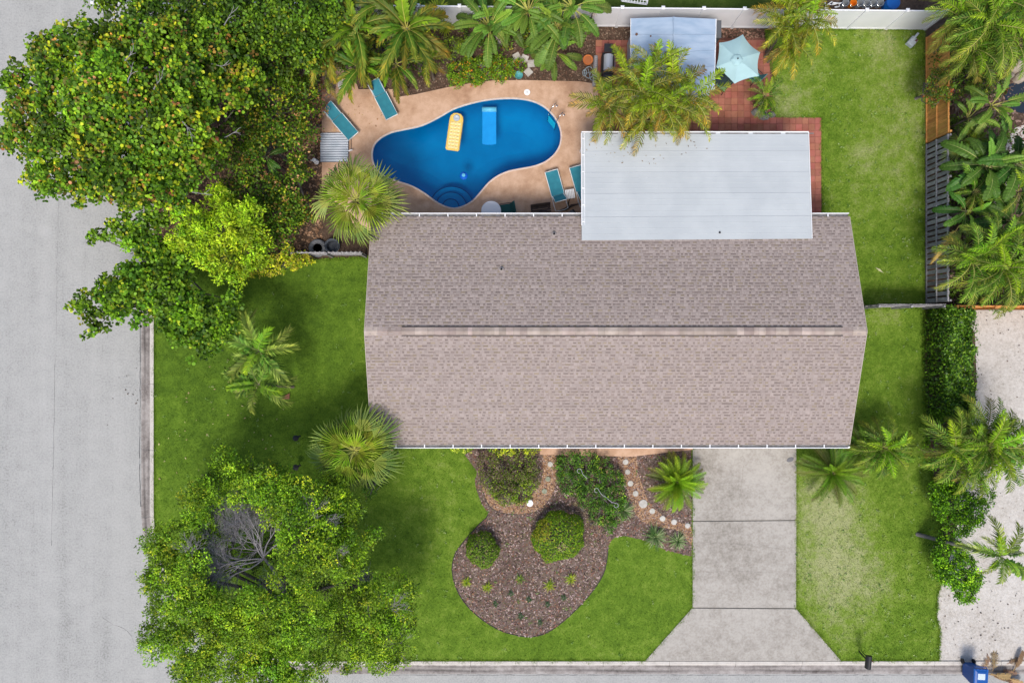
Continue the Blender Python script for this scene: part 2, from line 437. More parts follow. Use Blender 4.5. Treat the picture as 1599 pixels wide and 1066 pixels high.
# grass blades
def grass(pg, n, ln=.075, m=None):
    q = scatter_in(pg, n); n = len(q)
    a = rng.uniform(0, 2 * math.pi, n); h = rng.uniform(.5, 1.15, n) * ln
    d = np.stack([np.cos(a), np.sin(a)], 1); w = rng.uniform(.006, .014, n)
    base = np.concatenate([q, np.full((n, 1), LZ)], 1); sd = np.stack([-d[:, 1], d[:, 0], np.zeros(n)], 1) * w[:, None]
    lean = rng.uniform(.2, .95, n)
    tip = base + np.stack([d[:, 0] * h * lean, d[:, 1] * h * lean, h * np.sqrt(1 - lean ** 2 * .8)], 1)
    V = np.stack([base - sd, base + sd, tip], 1)
    c = rng.uniform(.75, 1.6, (n, 1)) * np.array([[1, 1, .9]])
    o = fastmesh('grass', V, 3, m or lawn_m, c, kind='stuff')
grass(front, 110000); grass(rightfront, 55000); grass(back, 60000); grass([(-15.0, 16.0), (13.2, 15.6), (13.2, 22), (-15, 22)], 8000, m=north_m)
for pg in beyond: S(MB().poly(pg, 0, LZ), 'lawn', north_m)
def edge_grass(pg, n, ln=.12):
    A = np.array([(p[0], p[1]) for p in pg]); B = np.roll(A, -1, 0); L = np.linalg.norm(B - A, axis=1); k = rng.choice(len(A), n, p=L / L.sum()); t = rng.random((n, 1))
    q = A[k] * (1 - t) + B[k] * t + rng.normal(0, .035, (n, 2)); c = A.mean(0); a = rng.uniform(0, 2 * math.pi, n); h = rng.uniform(.5, 1.2, n) * ln
    clump = .5 + .5 * np.sin(q[:, 0] * 7.3) * np.sin(q[:, 1] * 6.1 + 1); h = h * (.5 + .7 * clump)
    d = np.stack([np.cos(a), np.sin(a)], 1); w = rng.uniform(.007, .014, n); base = np.concatenate([q, np.full((n, 1), LZ)], 1)
    sd = np.stack([-d[:, 1], d[:, 0], np.zeros(n)], 1) * w[:, None]; tip = base + np.stack([d[:, 0] * h, d[:, 1] * h, h * .7], 1)
    fastmesh('edge_grass', np.stack([base - sd, base + sd, tip], 1), 3, lawn_m, rng.uniform(.7, 1.4, (n, 1)) * np.array([[1, 1, .9]]), kind='stuff')
edge_grass(front, 16000); edge_grass(rightfront, 9000); edge_grass(back, 8000)
# broad leaved weeds in the turf
def weeds(pg, n):
    q = scatter_in(pg, n); q = np.repeat(q, 6, 0) + rng.normal(0, .05, (n * 6, 2)); chips('lawn_weeds', q, LZ + .05, (.03, .07), [(.14, .26, .04), (.2, .32, .07), (.3, .36, .14), (.07, .15, .02)], (.4, .8))

# sand yard of the neighbour
sand = [tuple(G(x, y)[:2]) for x, y in [(1500, 484), (1990, 484), (1990, 1031), (1466, 1031), (1468, 1005), (1462, 950), (1464, 930), (1490, 850), (1500, 760), (1515, 660), (1525, 600), (1522, 520)]]
S(MB().poly(sand, 0, .02), 'sand_yard', sand_m)
WEEDS = 1
# pebbles, seeds and twigs on the sand
q = scatter_in(sand, 900); q = q[(q[:, 0] < 26)]
def chips(name, q, z, size, cols, asp=(.3, .8), m=chipm, kind='stuff', label=None, parent=None, tilt=.35):
    n = len(q); a = rng.uniform(0, 2 * math.pi, n); l = rng.uniform(size[0], size[1], n); w = l * rng.uniform(asp[0], asp[1], n)
    ax = np.stack([np.cos(a), np.sin(a), rng.normal(0, tilt, n)], 1); nr = np.stack([rng.normal(0, tilt, n), rng.normal(0, tilt, n), np.ones(n)], 1)
    c = np.concatenate([q, (z + rng.uniform(0, .02, n))[:, None]], 1)
    ax = norm(ax); side = norm(np.cross(nr, ax)); 
    V = np.stack([c - ax * l[:, None] / 2 - side * w[:, None] / 2, c + ax * l[:, None] / 2 - side * w[:, None] * .4, c + ax * l[:, None] * .45 + side * w[:, None] / 2, c - ax * l[:, None] / 2 + side * w[:, None] / 2], 1)
    cc = np.array(cols)[rng.integers(0, len(cols), n)] * rng.uniform(.8, 1.2, (n, 1))
    return fastmesh(name, V, 4, m, cc, parent, kind)
weeds(back, 260); weeds(rightfront, 260); weeds(front, 240)
chips('seed_litter', q, .03, (.02, .09), [(.08, .06, .05), (.2, .15, .12), (.12, .1, .09)])
# pool deck with hole
deck_px = [(503, 118), (516, 98), (548, 104), (560, 140), (590, 152), (617, 153), (650, 148), (700, 137), (740, 130), (770, 126.5), (820, 126), (905, 128), (932, 132), (936, 175), (936, 360),
           (560, 360), (503, 300)]
deck = gpoly(deck_px)
S(MB().poly(deck, 0, .06, holes=[pool]), 'pool_deck', deck_m)
# scored slabs at the deck's west end (real joints between thin raised slabs)
sl_e = struct_empty('deck_slabs')
xs = [504, 518.5, 532.5, 547.5]; ys = [119, 136, 153, 172, 190, 209]
for i in range(3):
    for j in range(5):
        a = G(xs[i], ys[j]); b = G(xs[i + 1], ys[j + 1])
        MB().bev(((a.x + b.x) / 2, (a.y + b.y) / 2, .0675), (abs(b.x - a.x) - .025, abs(b.y - a.y) - .025, .011), .004).build('slab', deck_m, sl_e)
for x0, x1, y0, y1 in ((549, 572, 155.5, 236), (549, 615, 140, 154)):
    a = G(x0, y0); b = G(x1, y1)
    MB().bev(((a.x + b.x) / 2, (a.y + b.y) / 2, .0665), (abs(b.x - a.x) - .02, abs(b.y - a.y) - .02, .009), .003).build('slab', deck_m, sl_e)
# swimming pool
plaster = mat('blue_pool_plaster', (.02, .33, .55), .6, (.025, .38, .6), 1.2, coord='World')
pl = thing('swimming_pool', 'kidney shaped blue swimming pool set in the peach concrete deck', 'swimming pool', (*pool[0][:2], 0))
cen = sum((Vector((p[0], p[1], 0)) for p in pool), Vector()) / len(pool)
mb = MB(); n = len(pool); rings = []
levels = [(0, .058), (0, -.3), (.03, -.6), (.1, -.85), (.2, -1.05), (.33, -1.2), (.5, -1.32), (.75, -1.42), (1.0, -1.48), (1.15, -1.5)]
def inset(pts, d):
    out = []
    for i in range(len(pts)):
        a = Vector(pts[i - 1][:2]); b = Vector(pts[i][:2]); c = Vector(pts[(i + 1) % len(pts)][:2])
        t = (c - a).normalized(); nn = Vector((t.y, -t.x))
        out.append(b + nn * d)
    return out
def area(pts): return sum(pts[i - 1][0] * pts[i][1] - pts[i][0] * pts[i - 1][1] for i in range(len(pts)))
sgn = 1 if area(pool) < 0 else -1
vs = []
for (d, z) in levels: vs += [(p[0], p[1], z) for p in inset(pool, d * sgn)]
fs = [(l * n + i, l * n + (i + 1) % n, (l + 1) * n + (i + 1) % n, (l + 1) * n + i) for l in range(len(levels) - 1) for i in range(n)]
mb.add(vs, fs)
last = [(p[0], p[1]) for p in inset(pool, 1.15 * sgn)]
mb.poly(last, -1.5, -1.5)
mb.build('basin', plaster, pl, smooth=True)
# entry steps in the south lobe
sc_ = G(703, 322)
for k, (r, z) in enumerate(((.42, -.25), (.8, -.5), (1.15, -.78))):
    pts = [(sc_.x + r * math.cos(a), sc_.y + r * math.sin(a)) for a in np.linspace(rad(8), rad(172), 22)] + [(sc_.x - r * .8, sc_.y - .15), (sc_.x + r * .8, sc_.y - .15)]
    MB().poly(pts, -1.5, z).build('step', plaster, pl)
    mb = MB(); mb.tube([(sc_.x + (r - .02) * math.cos(a), sc_.y + (r - .02) * math.sin(a), z) for a in np.linspace(rad(8), rad(172), 22)], .022, 5)
    mb.build('step_edge', mat('navy_tile_line%d' % k, (.005, .06, .2), .4), pl)
# coping strip
mb = MB(); vs = []; A_ = inset(pool, -.07 * sgn); B_ = inset(pool, .015 * sgn)
vs = [(p[0], p[1], .0605) for p in A_] + [(p[0], p[1], .082) for p in inset(pool, -.05 * sgn)] + [(p[0], p[1], .082) for p in pool] + [(p[0], p[1], .04) for p in B_]
mb.add(vs, [(l * n + i, l * n + (i + 1) % n, (l + 1) * n + (i + 1) % n, (l + 1) * n + i) for l in range(3) for i in range(n)])
mb.build('coping', mat('coping_render', (.62, .5, .42), .8, (.7, .6, .52), 6), pl)
# water: clear tinted sheet with mirror reflection by angle
wm = bpy.data.materials.new('pool_water'); wm.use_nodes = True
nt = wm.node_tree; N = nt.nodes; L = nt.links; N.remove(N['Principled BSDF'])
tb = N.new('ShaderNodeBsdfTransparent'); tb.inputs[0].default_value = (.07, .66, .82, 1)
gl = N.new('ShaderNodeBsdfGlossy'); gl.inputs['Roughness'].default_value = .03
fr = N.new('ShaderNodeFresnel'); fr.inputs['IOR'].default_value = 1.33
nz = N.new('ShaderNodeTexNoise'); nz.inputs['Scale'].default_value = 3.5; nz.inputs['Detail'].default_value = 3
gg = N.new('ShaderNodeNewGeometry'); L.new(gg.outputs['Position'], nz.inputs['Vector'])
bp = N.new('ShaderNodeBump'); bp.inputs['Strength'].default_value = .6; bp.inputs['Distance'].default_value = .03
L.new(nz.outputs['Fac'], bp.inputs['Height']); L.new(bp.outputs[0], gl.inputs['Normal']); L.new(bp.outputs[0], fr.inputs['Normal'])
mx = N.new('ShaderNodeMixShader'); L.new(fr.outputs[0], mx.inputs[0]); L.new(tb.outputs[0], mx.inputs[1]); L.new(gl.outputs[0], mx.inputs[2])
L.new(mx.outputs[0], N['Material Output'].inputs['Surface'])
WZ = -.06
MB().poly([(p[0], p[1]) for p in inset(pool, -.004 * sgn)], WZ, WZ).build('water', wm, pl)

# driveway
dr = struct_empty('driveway')
def slab(pix, z, m, parent, gap=.0045, name='slab'):
    pts = [P(x, y, 0) for x, y in pix]; c = sum(pts, Vector()) / len(pts)
    pts = [p + (c - p).normalized() * gap for p in pts]
    top = [p + (c - p).normalized() * .012 for p in pts]
    mb = MB(); n = len(pts)
    mb.poly(top, z, z)
    mb.add([(p.x, p.y, 0) for p in pts] + [(p.x, p.y, z - .01) for p in pts] + [(p.x, p.y, z) for p in top],
           [(l * n + i, l * n + (i + 1) % n, (l + 1) * n + (i + 1) % n, (l + 1) * n + i) for l in range(2) for i in range(n)])
    return mb.build(name, m, parent)
MB().poly([tuple(P(x, y, 0)[:2]) for x, y in [(1082, 641), (1242, 641), (1242, 948), (1312, 1030), (1009, 1030), (1082, 948)]], .012, .012).build('joint_bed', mat('joint_sand', (.3, .28, .24), .95), dr)
slab([(1081, 640), (1243, 640), (1243, 810.5), (1081, 812)], .06, conc_m, dr)
slab([(1081, 813.5), (1243, 812), (1242.5, 948), (1081, 947)], .06, conc_m, dr)
slab([(1080, 948.5), (1243, 949.5), (1313, 1030.5), (1007, 1030.5)], .06, conc_m, dr)
slab([(1466, 1003), (1536, 1003), (1536, 1030), (1466, 1030)], .024, sand_m, dr, name='sandy_apron')
# pale edge band on the drive's west side
# red paver patio
pat = struct_empty('brick_patio')
pat_pg = [[(1100, 122), (1206, 122), (1206, 207), (1100, 207)], [(930, 68), (986, 68), (986, 225), (930, 225)], [(986, 130), (1100, 130), (1100, 225), (986, 225)], [(1206, 183), (1282, 183), (1282, 335), (1206, 335)], [(1180, 60), (1206, 60), (1206, 122), (1110, 122), (1110, 60)]]
cells = set(); ts = .31
allp = [gpoly(p) for p in pat_pg]
for pgw in allp:
    A = np.array([(p[0], p[1]) for p in pgw])
    MB().poly(pgw, 0, .03 + .0005 * allp.index(pgw)).build('joint_bed', joint_m, pat)
x0 = G(930, 0).x; y0 = G(0, 335).y
nx = int((G(1282, 0).x - x0) / ts) + 1; ny = int((G(0, 60).y - y0) / ts) + 1
ts = (G(1282, 0).x - x0) / round((G(1282, 0).x - x0) / .31)
pm = MB().bev((0, 0, 0), (ts - .011, ts - .011, .03), .004, col=(1, 1, 1)).build('paver_seed', paver_m)
pme = pm.data; COL.objects.unlink(pm); bpy.data.objects.remove(pm)
cand = []
for i in range(nx):
    for j in range(ny):
        cx, cy = x0 + (i + .5) * ts, y0 + (j + .5) * ts
        if any(inpoly(pg, np.array([cx]), np.array([cy]))[0] for pg in allp):
            px = cx / CAM_H * F + 799.5; py = 533 - cy / CAM_H * F
            hid = (px < 1262 and py > 212) or (px < 1110 and py > 30)   # beneath the patio cover / palms
            cand.append((1 if hid else 0, cx, cy))
cand.sort(key=lambda t: t[0])
for i, (h, cx, cy) in enumerate(cand[:300]):
    link('paver', pme, pat, (cx, cy, .037 + R.uniform(-.002, .003)), (R.uniform(-.006, .006), R.uniform(-.006, .006), R.uniform(-.012, .012)))
mb = MB()
for (h, cx, cy) in cand[300:]: mb.bev((cx, cy, .037), (ts - .018, ts - .018, .03), .006)
if mb.v: tag(mb.build('pavers', paver_m, pat), kind='stuff')

# front walk (peach) along the house
S(MB().poly(gpoly([(843, 660), (1081, 660), (1081, 701), (985, 712), (843, 709)]), 0, .11), 'front_walk', deck_m)
# mulch beds
heart_px = [(762, 803), (748, 818), (728, 840), (712, 862), (706, 885), (710, 910), (722, 935), (745, 960), (775, 980), (800, 989), (825, 993), (848, 989), (872, 975), (900, 950), (925, 922), (942, 895), (948, 870), (950, 850), (960, 838), (985, 815), (975, 700), (742, 700), (745, 735), (742, 755), (752, 785)]
heart = gpoly(heart_px, 3)
heart = [p for p in heart]
S(MB().poly(heart, 0, .045), 'mulch_bed', mulch_m)
bedr = gpoly([(960, 700), (1079, 700), (1080, 868), (1040, 858), (1005, 842), (975, 836), (955, 838), (935, 845)], 0)
S(MB().poly(bedr, 0, .049), 'mulch_bed', mulch_m)
gp1 = [(848, 708), (868, 708), (868, 745), (865, 765), (852, 785), (835, 797), (808, 802), (782, 800), (765, 790), (756, 772), (750, 755), (757, 757), (770, 775), (785, 785), (800, 787), (822, 778), (842, 760), (848, 735)]
gp2 = [(964, 706), (992, 706), (995, 735), (1002, 755), (1012, 782), (1035, 805), (1060, 815), (1079, 822), (1079, 850), (1060, 828), (1030, 822), (1000, 812), (988, 790), (980, 765), (970, 740)]
g1 = gpoly(gp1, 2); g2 = gpoly(gp2, 2)
S(MB().poly(g1, 0, .054), 'gravel_path', gravel_m)
S(MB().poly(g2, 0, .058), 'gravel_path', gravel_m)
# mulch pieces
MC = [(.14, .09, .08), (.22, .15, .14), (.07, .045, .04), (.33, .24, .22), (.2, .11, .085), (.46, .35, .31), (.25, .12, .08)]
tag(chips('mulch_chips', scatter_in(heart, 13000), .05, (.04, .13), MC, (.25, .6)), kind='stuff')
chips('leaf_litter', scatter_in(gpoly([(900, 775), (930, 805), (945, 840), (938, 880), (918, 900), (915, 860), (905, 820)], 3), 420), .075, (.02, .06), [(.3, .2, .14), (.38, .28, .2), (.22, .15, .1)])
chips('leaf_litter', scatter_in(heart, 500), .075, (.03, .08), [(.42, .3, .2), (.5, .36, .24), (.4, .22, .12)])
chips('mulch_chips', scatter_in(bedr, 4600), .053, (.04, .12), MC, (.25, .6))
chips('gravel_chips', scatter_in(g1, 1600), .056, (.02, .06), [(.5, .3, .17), (.6, .42, .28), (.36, .2, .1), (.3, .17, .1)], (.6, 1))
chips('gravel_chips', scatter_in(g2, 1800), .06, (.02, .06), [(.5, .3, .17), (.6, .42, .28), (.36, .2, .1), (.3, .17, .1)], (.6, 1))
backbed = gpoly([(560, 40), (985, 40), (985, 70), (930, 72), (932, 130), (905, 127), (770, 125), (700, 136), (620, 151), (560, 138)])
chips('leaf_litter', scatter_in(backbed, 9000), .01, (.025, .1), [(.12, .07, .05), (.2, .13, .09), (.08, .045, .03), (.28, .2, .14), (.15, .08, .05)])
chips('leaf_litter', scatter_in(gpoly([(395, 100), (503, 90), (503, 390), (240, 395), (245, 200)]), 7000), .01, (.05, .17), [(.2, .11, .06), (.34, .2, .12), (.12, .07, .04), (.42, .26, .16)])
chips('leaf_litter', scatter_in(gpoly([(1480, 40), (1700, 40), (1700, 478), (1480, 478)]), 7000), .01, (.05, .17), [(.16, .09, .07), (.24, .16, .13), (.1, .06, .05), (.3, .2, .15)])
chips('leaf_litter', scatter_in(gpoly([(1125, 45), (1206, 45), (1206, 75), (1125, 75)]), 500), .01, (.04, .14), [(.2, .1, .07), (.34, .2, .14)])
chips('leaf_litter', scatter_in(gpoly([(505, 105), (620, 140), (600, 200), (505, 240)]), 120), .07, (.03, .09), [(.4, .22, .1), (.3, .16, .08), (.5, .35, .15)])
chips('leaf_litter', scatter_in(gpoly([(190, 560), (215, 560), (215, 640), (165, 665)]), 14), .02, (.04, .09), [(.07, .06, .05), (.12, .1, .08)])
chips('leaf_litter', scatter_in(gpoly([(245, 550), (420, 550), (500, 760), (245, 790)]), 60), .07, (.05, .1), [(.5, .45, .2), (.4, .3, .15)])
# bed edging (dark plastic strip)
edging_m = mat('dark_edging', (.05, .045, .04), .8)
e1 = heart[:heart.index(heart[3 * 17])]
MB().tube([(p[0], p[1], .05) for p in e1], .022, 5).build('bed_edging', edging_m); tag(COL.objects['bed_edging'], 'thin dark edging strip curving round the heart shaped mulch bed', 'garden edging')
MB().tube([(p[0], p[1], .062) for p in g1[12:26]], .02, 5).build('path_edging', edging_m); tag(COL.objects['path_edging'], 'dark edging strip bounding the south side of the curved gravel path', 'garden edging')
# road details: tar joints, cracks, litter
crack_m = mat('crack_tar', (.12, .12, .12), .9)
mb = MB()
def crack(pix, w, wob=.03):
    pts = []
    for (a, b) in zip(pix, pix[1:]):
        A_, B_ = G(*a), G(*b); nseg = max(2, int((B_ - A_).length / .25))
        for k in range(nseg): pts.append(A_.lerp(B_, k / nseg) + Vector((R.gauss(0, wob), R.gauss(0, wob), 0)))
    for a, b in zip(pts, pts[1:]):
        d = (b - a); 
        if d.length < 1e-6: continue
        nn = Vector((-d.y, d.x, 0)).normalized() * w * R.uniform(.3, 1) / 2
        mb.add([(a - nn) + Vector((0, 0, .008)), (a + nn) + Vector((0, 0, .008)), (b + nn) + Vector((0, 0, .008)), (b - nn) + Vector((0, 0, .008))], [(0, 1, 2, 3)])
crack([(86, 560), (84, 700), (80, 860)], .018, .008)
crack([(92, 310), (89, 420), (88, 540)], .01, .008)
crack([(219.3, 490), (219, 640), (218, 740), (220, 800)], .05, .012)
crack([(600, 1053), (1000, 1053), (1599, 1053)], .03, .008)
crack([(160, 965), (200, 985), (215, 1010)], .02, .03)
S(mb, 'road_cracks', crack_m)
mb = MB()
def dcrack(pix, w):
    n0 = len(mb.v); crack(pix, w, .02); mb.v[n0:] = [(v[0], v[1], .0625) for v in mb.v[n0:]]
dcrack([(1088, 845), (1140, 848), (1190, 853), (1236, 858)], .012)
dcrack([(1102, 892), (1150, 890), (1215, 893)], .01)
dcrack([(1160, 722), (1158, 760), (1163, 800)], .007)
dcrack([(1170, 940), (1175, 960), (1171, 1010)], .007)
dcrack([(1262, 985), (1280, 1000), (1290, 1018)], .012)
S(mb, 'driveway_cracks', mat('hairline_dirt', (.2, .18, .16), .9))

# ------------------------------------------------------------------ HOUSE
HX0, HX1 = -6.24, 15.02
EN = P(800, 338, 2.6).y; ES = P(800, 694, 2.6).y; YR = P(800, 517, 4.1).y; ZE, ZR = 2.6, 4.1
house = thing('house', 'long house under a pinkish brown shingled gable roof with white gutters', 'house', ((HX0 + HX1) / 2, YR, 0))
stucco = mat('cream_stucco', (.62, .52, .42), .9, (.55, .46, .37), 5, bump=.4, bscale=60)
under_m = mat('roof_underlay', (.2, .15, .13), .95)
shin_m = mat('shingle_surface', (.4, .3, .3), .93, attr=True, spec=.15)
glass_m = mat('window_glass', (.03, .045, .05), .08, spec=.8)
wx0, wx1, wy0, wy1 = HX0 + .5, HX1 - .5, ES + .6, EN - .6
mb = MB(); mb.poly([(wx0, wy0), (wx1, wy0), (wx1, wy1), (wx0, wy1)], 0, 2.55)
for x in (wx0, wx1):   # gable triangles
    zt = ZR - .14
    mb.add([(x, wy0, 2.5), (x, wy1, 2.5), (x, YR, zt)], [(0, 1, 2)])
mb.build('wall', stucco, house)
# roof decks
mb = MB(); t = .12
for ye in (EN, ES):
    mb.add([(HX0, ye, ZE), (HX1, ye, ZE), (HX1, YR, ZR), (HX0, YR, ZR), (HX0, ye, ZE - t), (HX1, ye, ZE - t), (HX1, YR, ZR - t), (HX0, YR, ZR - t)],
           [(0, 1, 2, 3), (4, 5, 6, 7), (0, 1, 5, 4), (0, 3, 7, 4), (1, 2, 6, 5)])
roof = mb.build('roof', under_m, house)
# shingles
def shingles(ye, seed):
    r = np.random.default_rng(seed)
    run = abs(YR - ye); sl_ = math.hypot(run, ZR - ZE); ncs = int(round(sl_ / .138)); ex = sl_ / ncs
    dy = (YR - ye) / sl_; dz = (ZR - ZE) / sl_
    V = []; C = []
    light = np.array([.36, .30, .272]); dark = np.array([.225, .18, .16]); tan = np.array([.30, .24, .175])
    nrm = Vector((0, -dz * (1 if dy > 0 else -1), abs(dy)))
    def pt(x, s_, h): return (x, ye + dy * s_ + nrm.y * h, ZE + dz * s_ + nrm.z * h)
    ph1, ph2 = r.uniform(0, 9, 2)
    for c in range(ncs):
        s0 = c * ex; x = HX0 - r.uniform(0, .16)
        band = 1 + r.normal(0, .03); isd = False
        while x < HX1:
            w = r.choice([.08, .12, .15, .2], p=[.3, .35, .25, .1]); a, b = max(x, HX0), min(x + w - .004, HX1); x += w
            if b <= a: continue
            pp = math.sin(a * .9 + ph1 + s0 * .7) + math.sin(a * .37 + ph2 - s0 * 1.3)
            isd = r.random() < (.25 if isd else .8) + .08 * pp
            l = light * band * r.uniform(.9, 1.07)
            if r.random() < .12: l = l * .8 + tan * .2
            d = (dark if r.random() < .75 else tan * .85) * band * r.uniform(.85, 1.25)
            lowc = d if isd else l * r.uniform(.92, 1.02)
            hf = .014 + (.0 if isd else .009)
            sp = ex * r.uniform(.42, .52)
            # butt edge
            V.append((pt(a, s0, 0), pt(b, s0, 0), pt(b, s0, hf), pt(a, s0, hf))); C.append(lowc * .9)
            V.append((pt(a, s0, hf), pt(b, s0, hf), pt(b, s0 + sp, hf * .55 + .003), pt(a, s0 + sp, hf * .55 + .003))); C.append(lowc)
            V.append((pt(a, s0 + sp, hf * .55 + .003), pt(b, s0 + sp, hf * .55 + .003), pt(b, s0 + ex, .003), pt(a, s0 + ex, .003))); C.append(l * .97)
    V = np.array(V)
    if dy < 0: V = V[:, ::-1]
    fastmesh('shingles', V, 4, shin_m, np.array(C), house, kind='stuff')
shingles(ES, 1); shingles(EN, 2)
# ridge caps and raised ridge vent
capm = mat('ridge_cap_shingle', (.43, .355, .31), .93, (.33, .265, .225), 3, rand=.2, spec=.15)
dk = mat('vent_slot', (.03, .028, .03), .8)
vx0, vx1 = P(627, 515, 4.15).x, P(1317, 515, 4.15).x
mb = MB()
for sy in (-1, 1): mb.box(((vx0 + vx1) / 2, YR + sy * .185, ZR - .012), (vx1 - vx0, .034, .05))
vent = mb.build('ridge_vent', dk, house)
x = HX0; capn = 0
while x < HX1 - .05:
    w = R.choice([.2, .3, .3, .42, .55]); b = min(x + w, HX1)
    up = .05 if (x >= vx0 - .05 and b <= vx1 + .05) else .012
    hw = .175; dz = hw * .29; z = ZR + up + R.uniform(0, .006)
    MB().add([(x, YR - hw, z - dz), (b - .006, YR - hw, z - dz), (b - .006, YR, z + .004), (x, YR, z + .004), (x, YR + hw, z - dz), (b - .006, YR + hw, z - dz),
              (x, YR - hw, z - dz - .012), (b - .006, YR - hw, z - dz - .012), (x, YR + hw, z - dz - .012), (b - .006, YR + hw, z - dz - .012)],
             [(0, 1, 2, 3), (3, 2, 5, 4), (6, 7, 1, 0), (4, 5, 9, 8)]).build('ridge_cap', capm, house)
    x = b
rake_m = mat('beige_drip_edge', (.45, .38, .33), .6)
# rakes, fascia, gutters
for x in (HX0 - .012, HX1 + .012):
    for ye in (EN, ES):
        mb = MB()
        a = Vector((x, ye, ZE - .04)); b = Vector((x, YR, ZR - .04))
        mb.add([a + Vector((-.012, 0, -.1)), a + Vector((.012, 0, -.1)), a + Vector((.012, 0, .06)), a + Vector((-.012, 0, .06)),
                b + Vector((-.012, 0, -.1)), b + Vector((.012, 0, -.1)), b + Vector((.012, 0, .06)), b + Vector((-.012, 0, .06))],
               [(0, 1, 5, 4), (3, 2, 6, 7), (0, 3, 7, 4), (1, 2, 6, 5), (0, 1, 2, 3)])
        mb.build('rake_trim', rake_m, house)

gut_in = mat('gutter_trough', (.22, .22, .22), .7, (.13, .12, .11), 5)
def gutter(x0, x1, y, out, z, parent, w=.13, hang=None):
    g = MB().box(((x0 + x1) / 2, y + out * (w + .01), z - .04), (x1 - x0, .035, .12)).box(((x0 + x1) / 2, y + out * .005, z - .05), (x1 - x0, .01, .1))
    o = g.build('gutter', white_paint, parent)
    MB().box(((x0 + x1) / 2, y + out * (w / 2 + .002), z - .07), (x1 - x0 - .02, w - .03, .02)).build('gutter_trough', gut_in, o)
    x = x0 + .7
    while x < x1:
        MB().box((x, y + out * w / 2, z + .022), (.045, w + .02, .012)).build('gutter_hanger', white_paint, o); x += hang or 1.27
gutter(P(615, 0, 2.6).x - .6, HX1 - .02, ES, -1, ZE, house)
gutter(P(600, 0, 2.6).x - .4, P(908, 0, 2.6).x, EN, 1, ZE, house)
gutter(P(1268, 0, 2.6).x, HX1 - .02, EN, 1, ZE, house)
d = P(1326, 698, 2.5)
MB().tube([d, d + Vector((0, .05, -.2)), Vector((d.x - .45, wy0 - .05, 2.1)), Vector((d.x - .45, wy0 - .05, .1))], .045, 8).build('downspout', white_paint, house)
# vent pipes
def ry(px, py):
    """intersect the pixel ray with the roof slope"""
    z = 3.4
    for _ in range(12):
        p = P(px, py, z); ye = EN if p.y > YR else ES
        z = ZE + (ZR - ZE) * (p.y - ye) / (YR - ye)
    return P(px, py, z)
for (px, py) in ((783, 421), (865, 366)):
    p = ry(px, py); f = MB().lathe(p, [(.13, .01), (.11, .035), (.05, .06), (.045, .1)], 14).build('vent_flashing', mat('lead_flashing%d' % px, (.3, .26, .24), .6), house)
    MB().lathe(p, [(.04, .0), (.04, .24), (.032, .24), (.03, .12)], 12).build('vent_pipe', black_plastic, house)
# windows and doors (south and north faces, under the eaves)
def window(x, y, w, h, z, face):
    f = MB(); s_ = face
    for dx in (-w / 2, w / 2): f.box((x + dx, y + s_ * .03, z), (.07, .08, h + .07))
    for dz in (-h / 2, h / 2, 0): f.box((x, y + s_ * .028, z + dz), (w - .07, .07, .05))
    o = f.build('window', white_paint, house); MB().box((x, y + s_ * .005, z), (w - .05, .02, h - .05)).build('pane', glass_m, o)
for x in (-3.9, -.8, 5.2): window(x, wy0, 1.4, 1.1, 1.45, -1)
for x in (-3.5, 0.8): window(x, wy1, 1.5, 1.1, 1.45, 1)
MB().box((3.0, wy0 - .03, 1.03), (.95, .06, 2.06)).build('front_door', mat('front_door_paint', (.05, .16, .17), .4), house)
gd = MB().box((P(1162, 0).x, wy0 - .02, 1.1), (4.6, .04, 2.2)).build('garage_door', white_paint, house)
for k in range(4):
    for j in range(4): MB().bev((P(1162, 0).x - 1.71 + j * 1.14, wy0 - .05, .3 + k * .53), (1.0, .03, .42), .008).build('door_panel', white_paint, gd)
MB().box((6.2, wy1 + .03, 1.03), (2.4, .05, 2.06)).build('sliding_door', glass_m, house)

# ------------------------------------------------------------------ white patio cover
pz0, pz1 = 2.62, 2.98
a = P(908, 208, pz0); b = P(1262.5, 207, pz0); c = P(1268, 372.5, pz1); d = P(908.5, 375, pz1)
pcover = thing('patio_cover', 'white flat panelled aluminium patio cover behind the house', 'patio cover', ((a.x + b.x) / 2, (a.y + c.y) / 2, 0))
pan_m = mat('white_aluminium_panel', (.50, .53, .535), .5, (.45, .48, .49), .9, coord='World', spec=.3, rand=.03)
seam_m = mat('panel_seam_grey', (.41, .44, .465), .6)  # seams slightly greyer than the panels, so the joints read
ysp = [208, 237, 270, 303, 339, 374]
for i in range(5):
    def at(f, side):
        A_, B_ = (a, d) if side == 0 else (b, c)
        return A_.lerp(B_, f)
    f0 = (ysp[i] - 208) / 166 ; f1 = (ysp[i + 1] - 208) / 166
    p = [at(f0, 0), at(f0, 1), at(f1, 1), at(f1, 0)]
    g = -.004; p[2].y += g; p[3].y += g
    mb = MB(); top = [v.copy() for v in p]
    mb.add([*p, *[v - Vector((0, 0, .06)) for v in p]], [(3, 2, 1, 0), (4, 5, 6, 7), (0, 1, 5, 4), (1, 2, 6, 5), (2, 3, 7, 6), (3, 0, 4, 7)])
    pn = mb.build('roof_panel', pan_m, pcover)
    # raised seam ribs
    mb = MB()
    L0, L1 = at(f0, 0), at(f0, 1)
    if i: mb.tube([L0 + Vector((.02, 0, .006)), L1 + Vector((-.02, 0, .006))], .012, 4).build('seam', seam_m, pn)
    for q in (.25, .5, .75):
        s0, s1 = at(f0 + (f1 - f0) * q, 0), at(f0 + (f1 - f0) * q, 1)
        MB().tube([s0 + Vector((.05, 0, .001)), s1 + Vector((-.05, 0, .001))], .008, 4).build('rib', pan_m, pn)
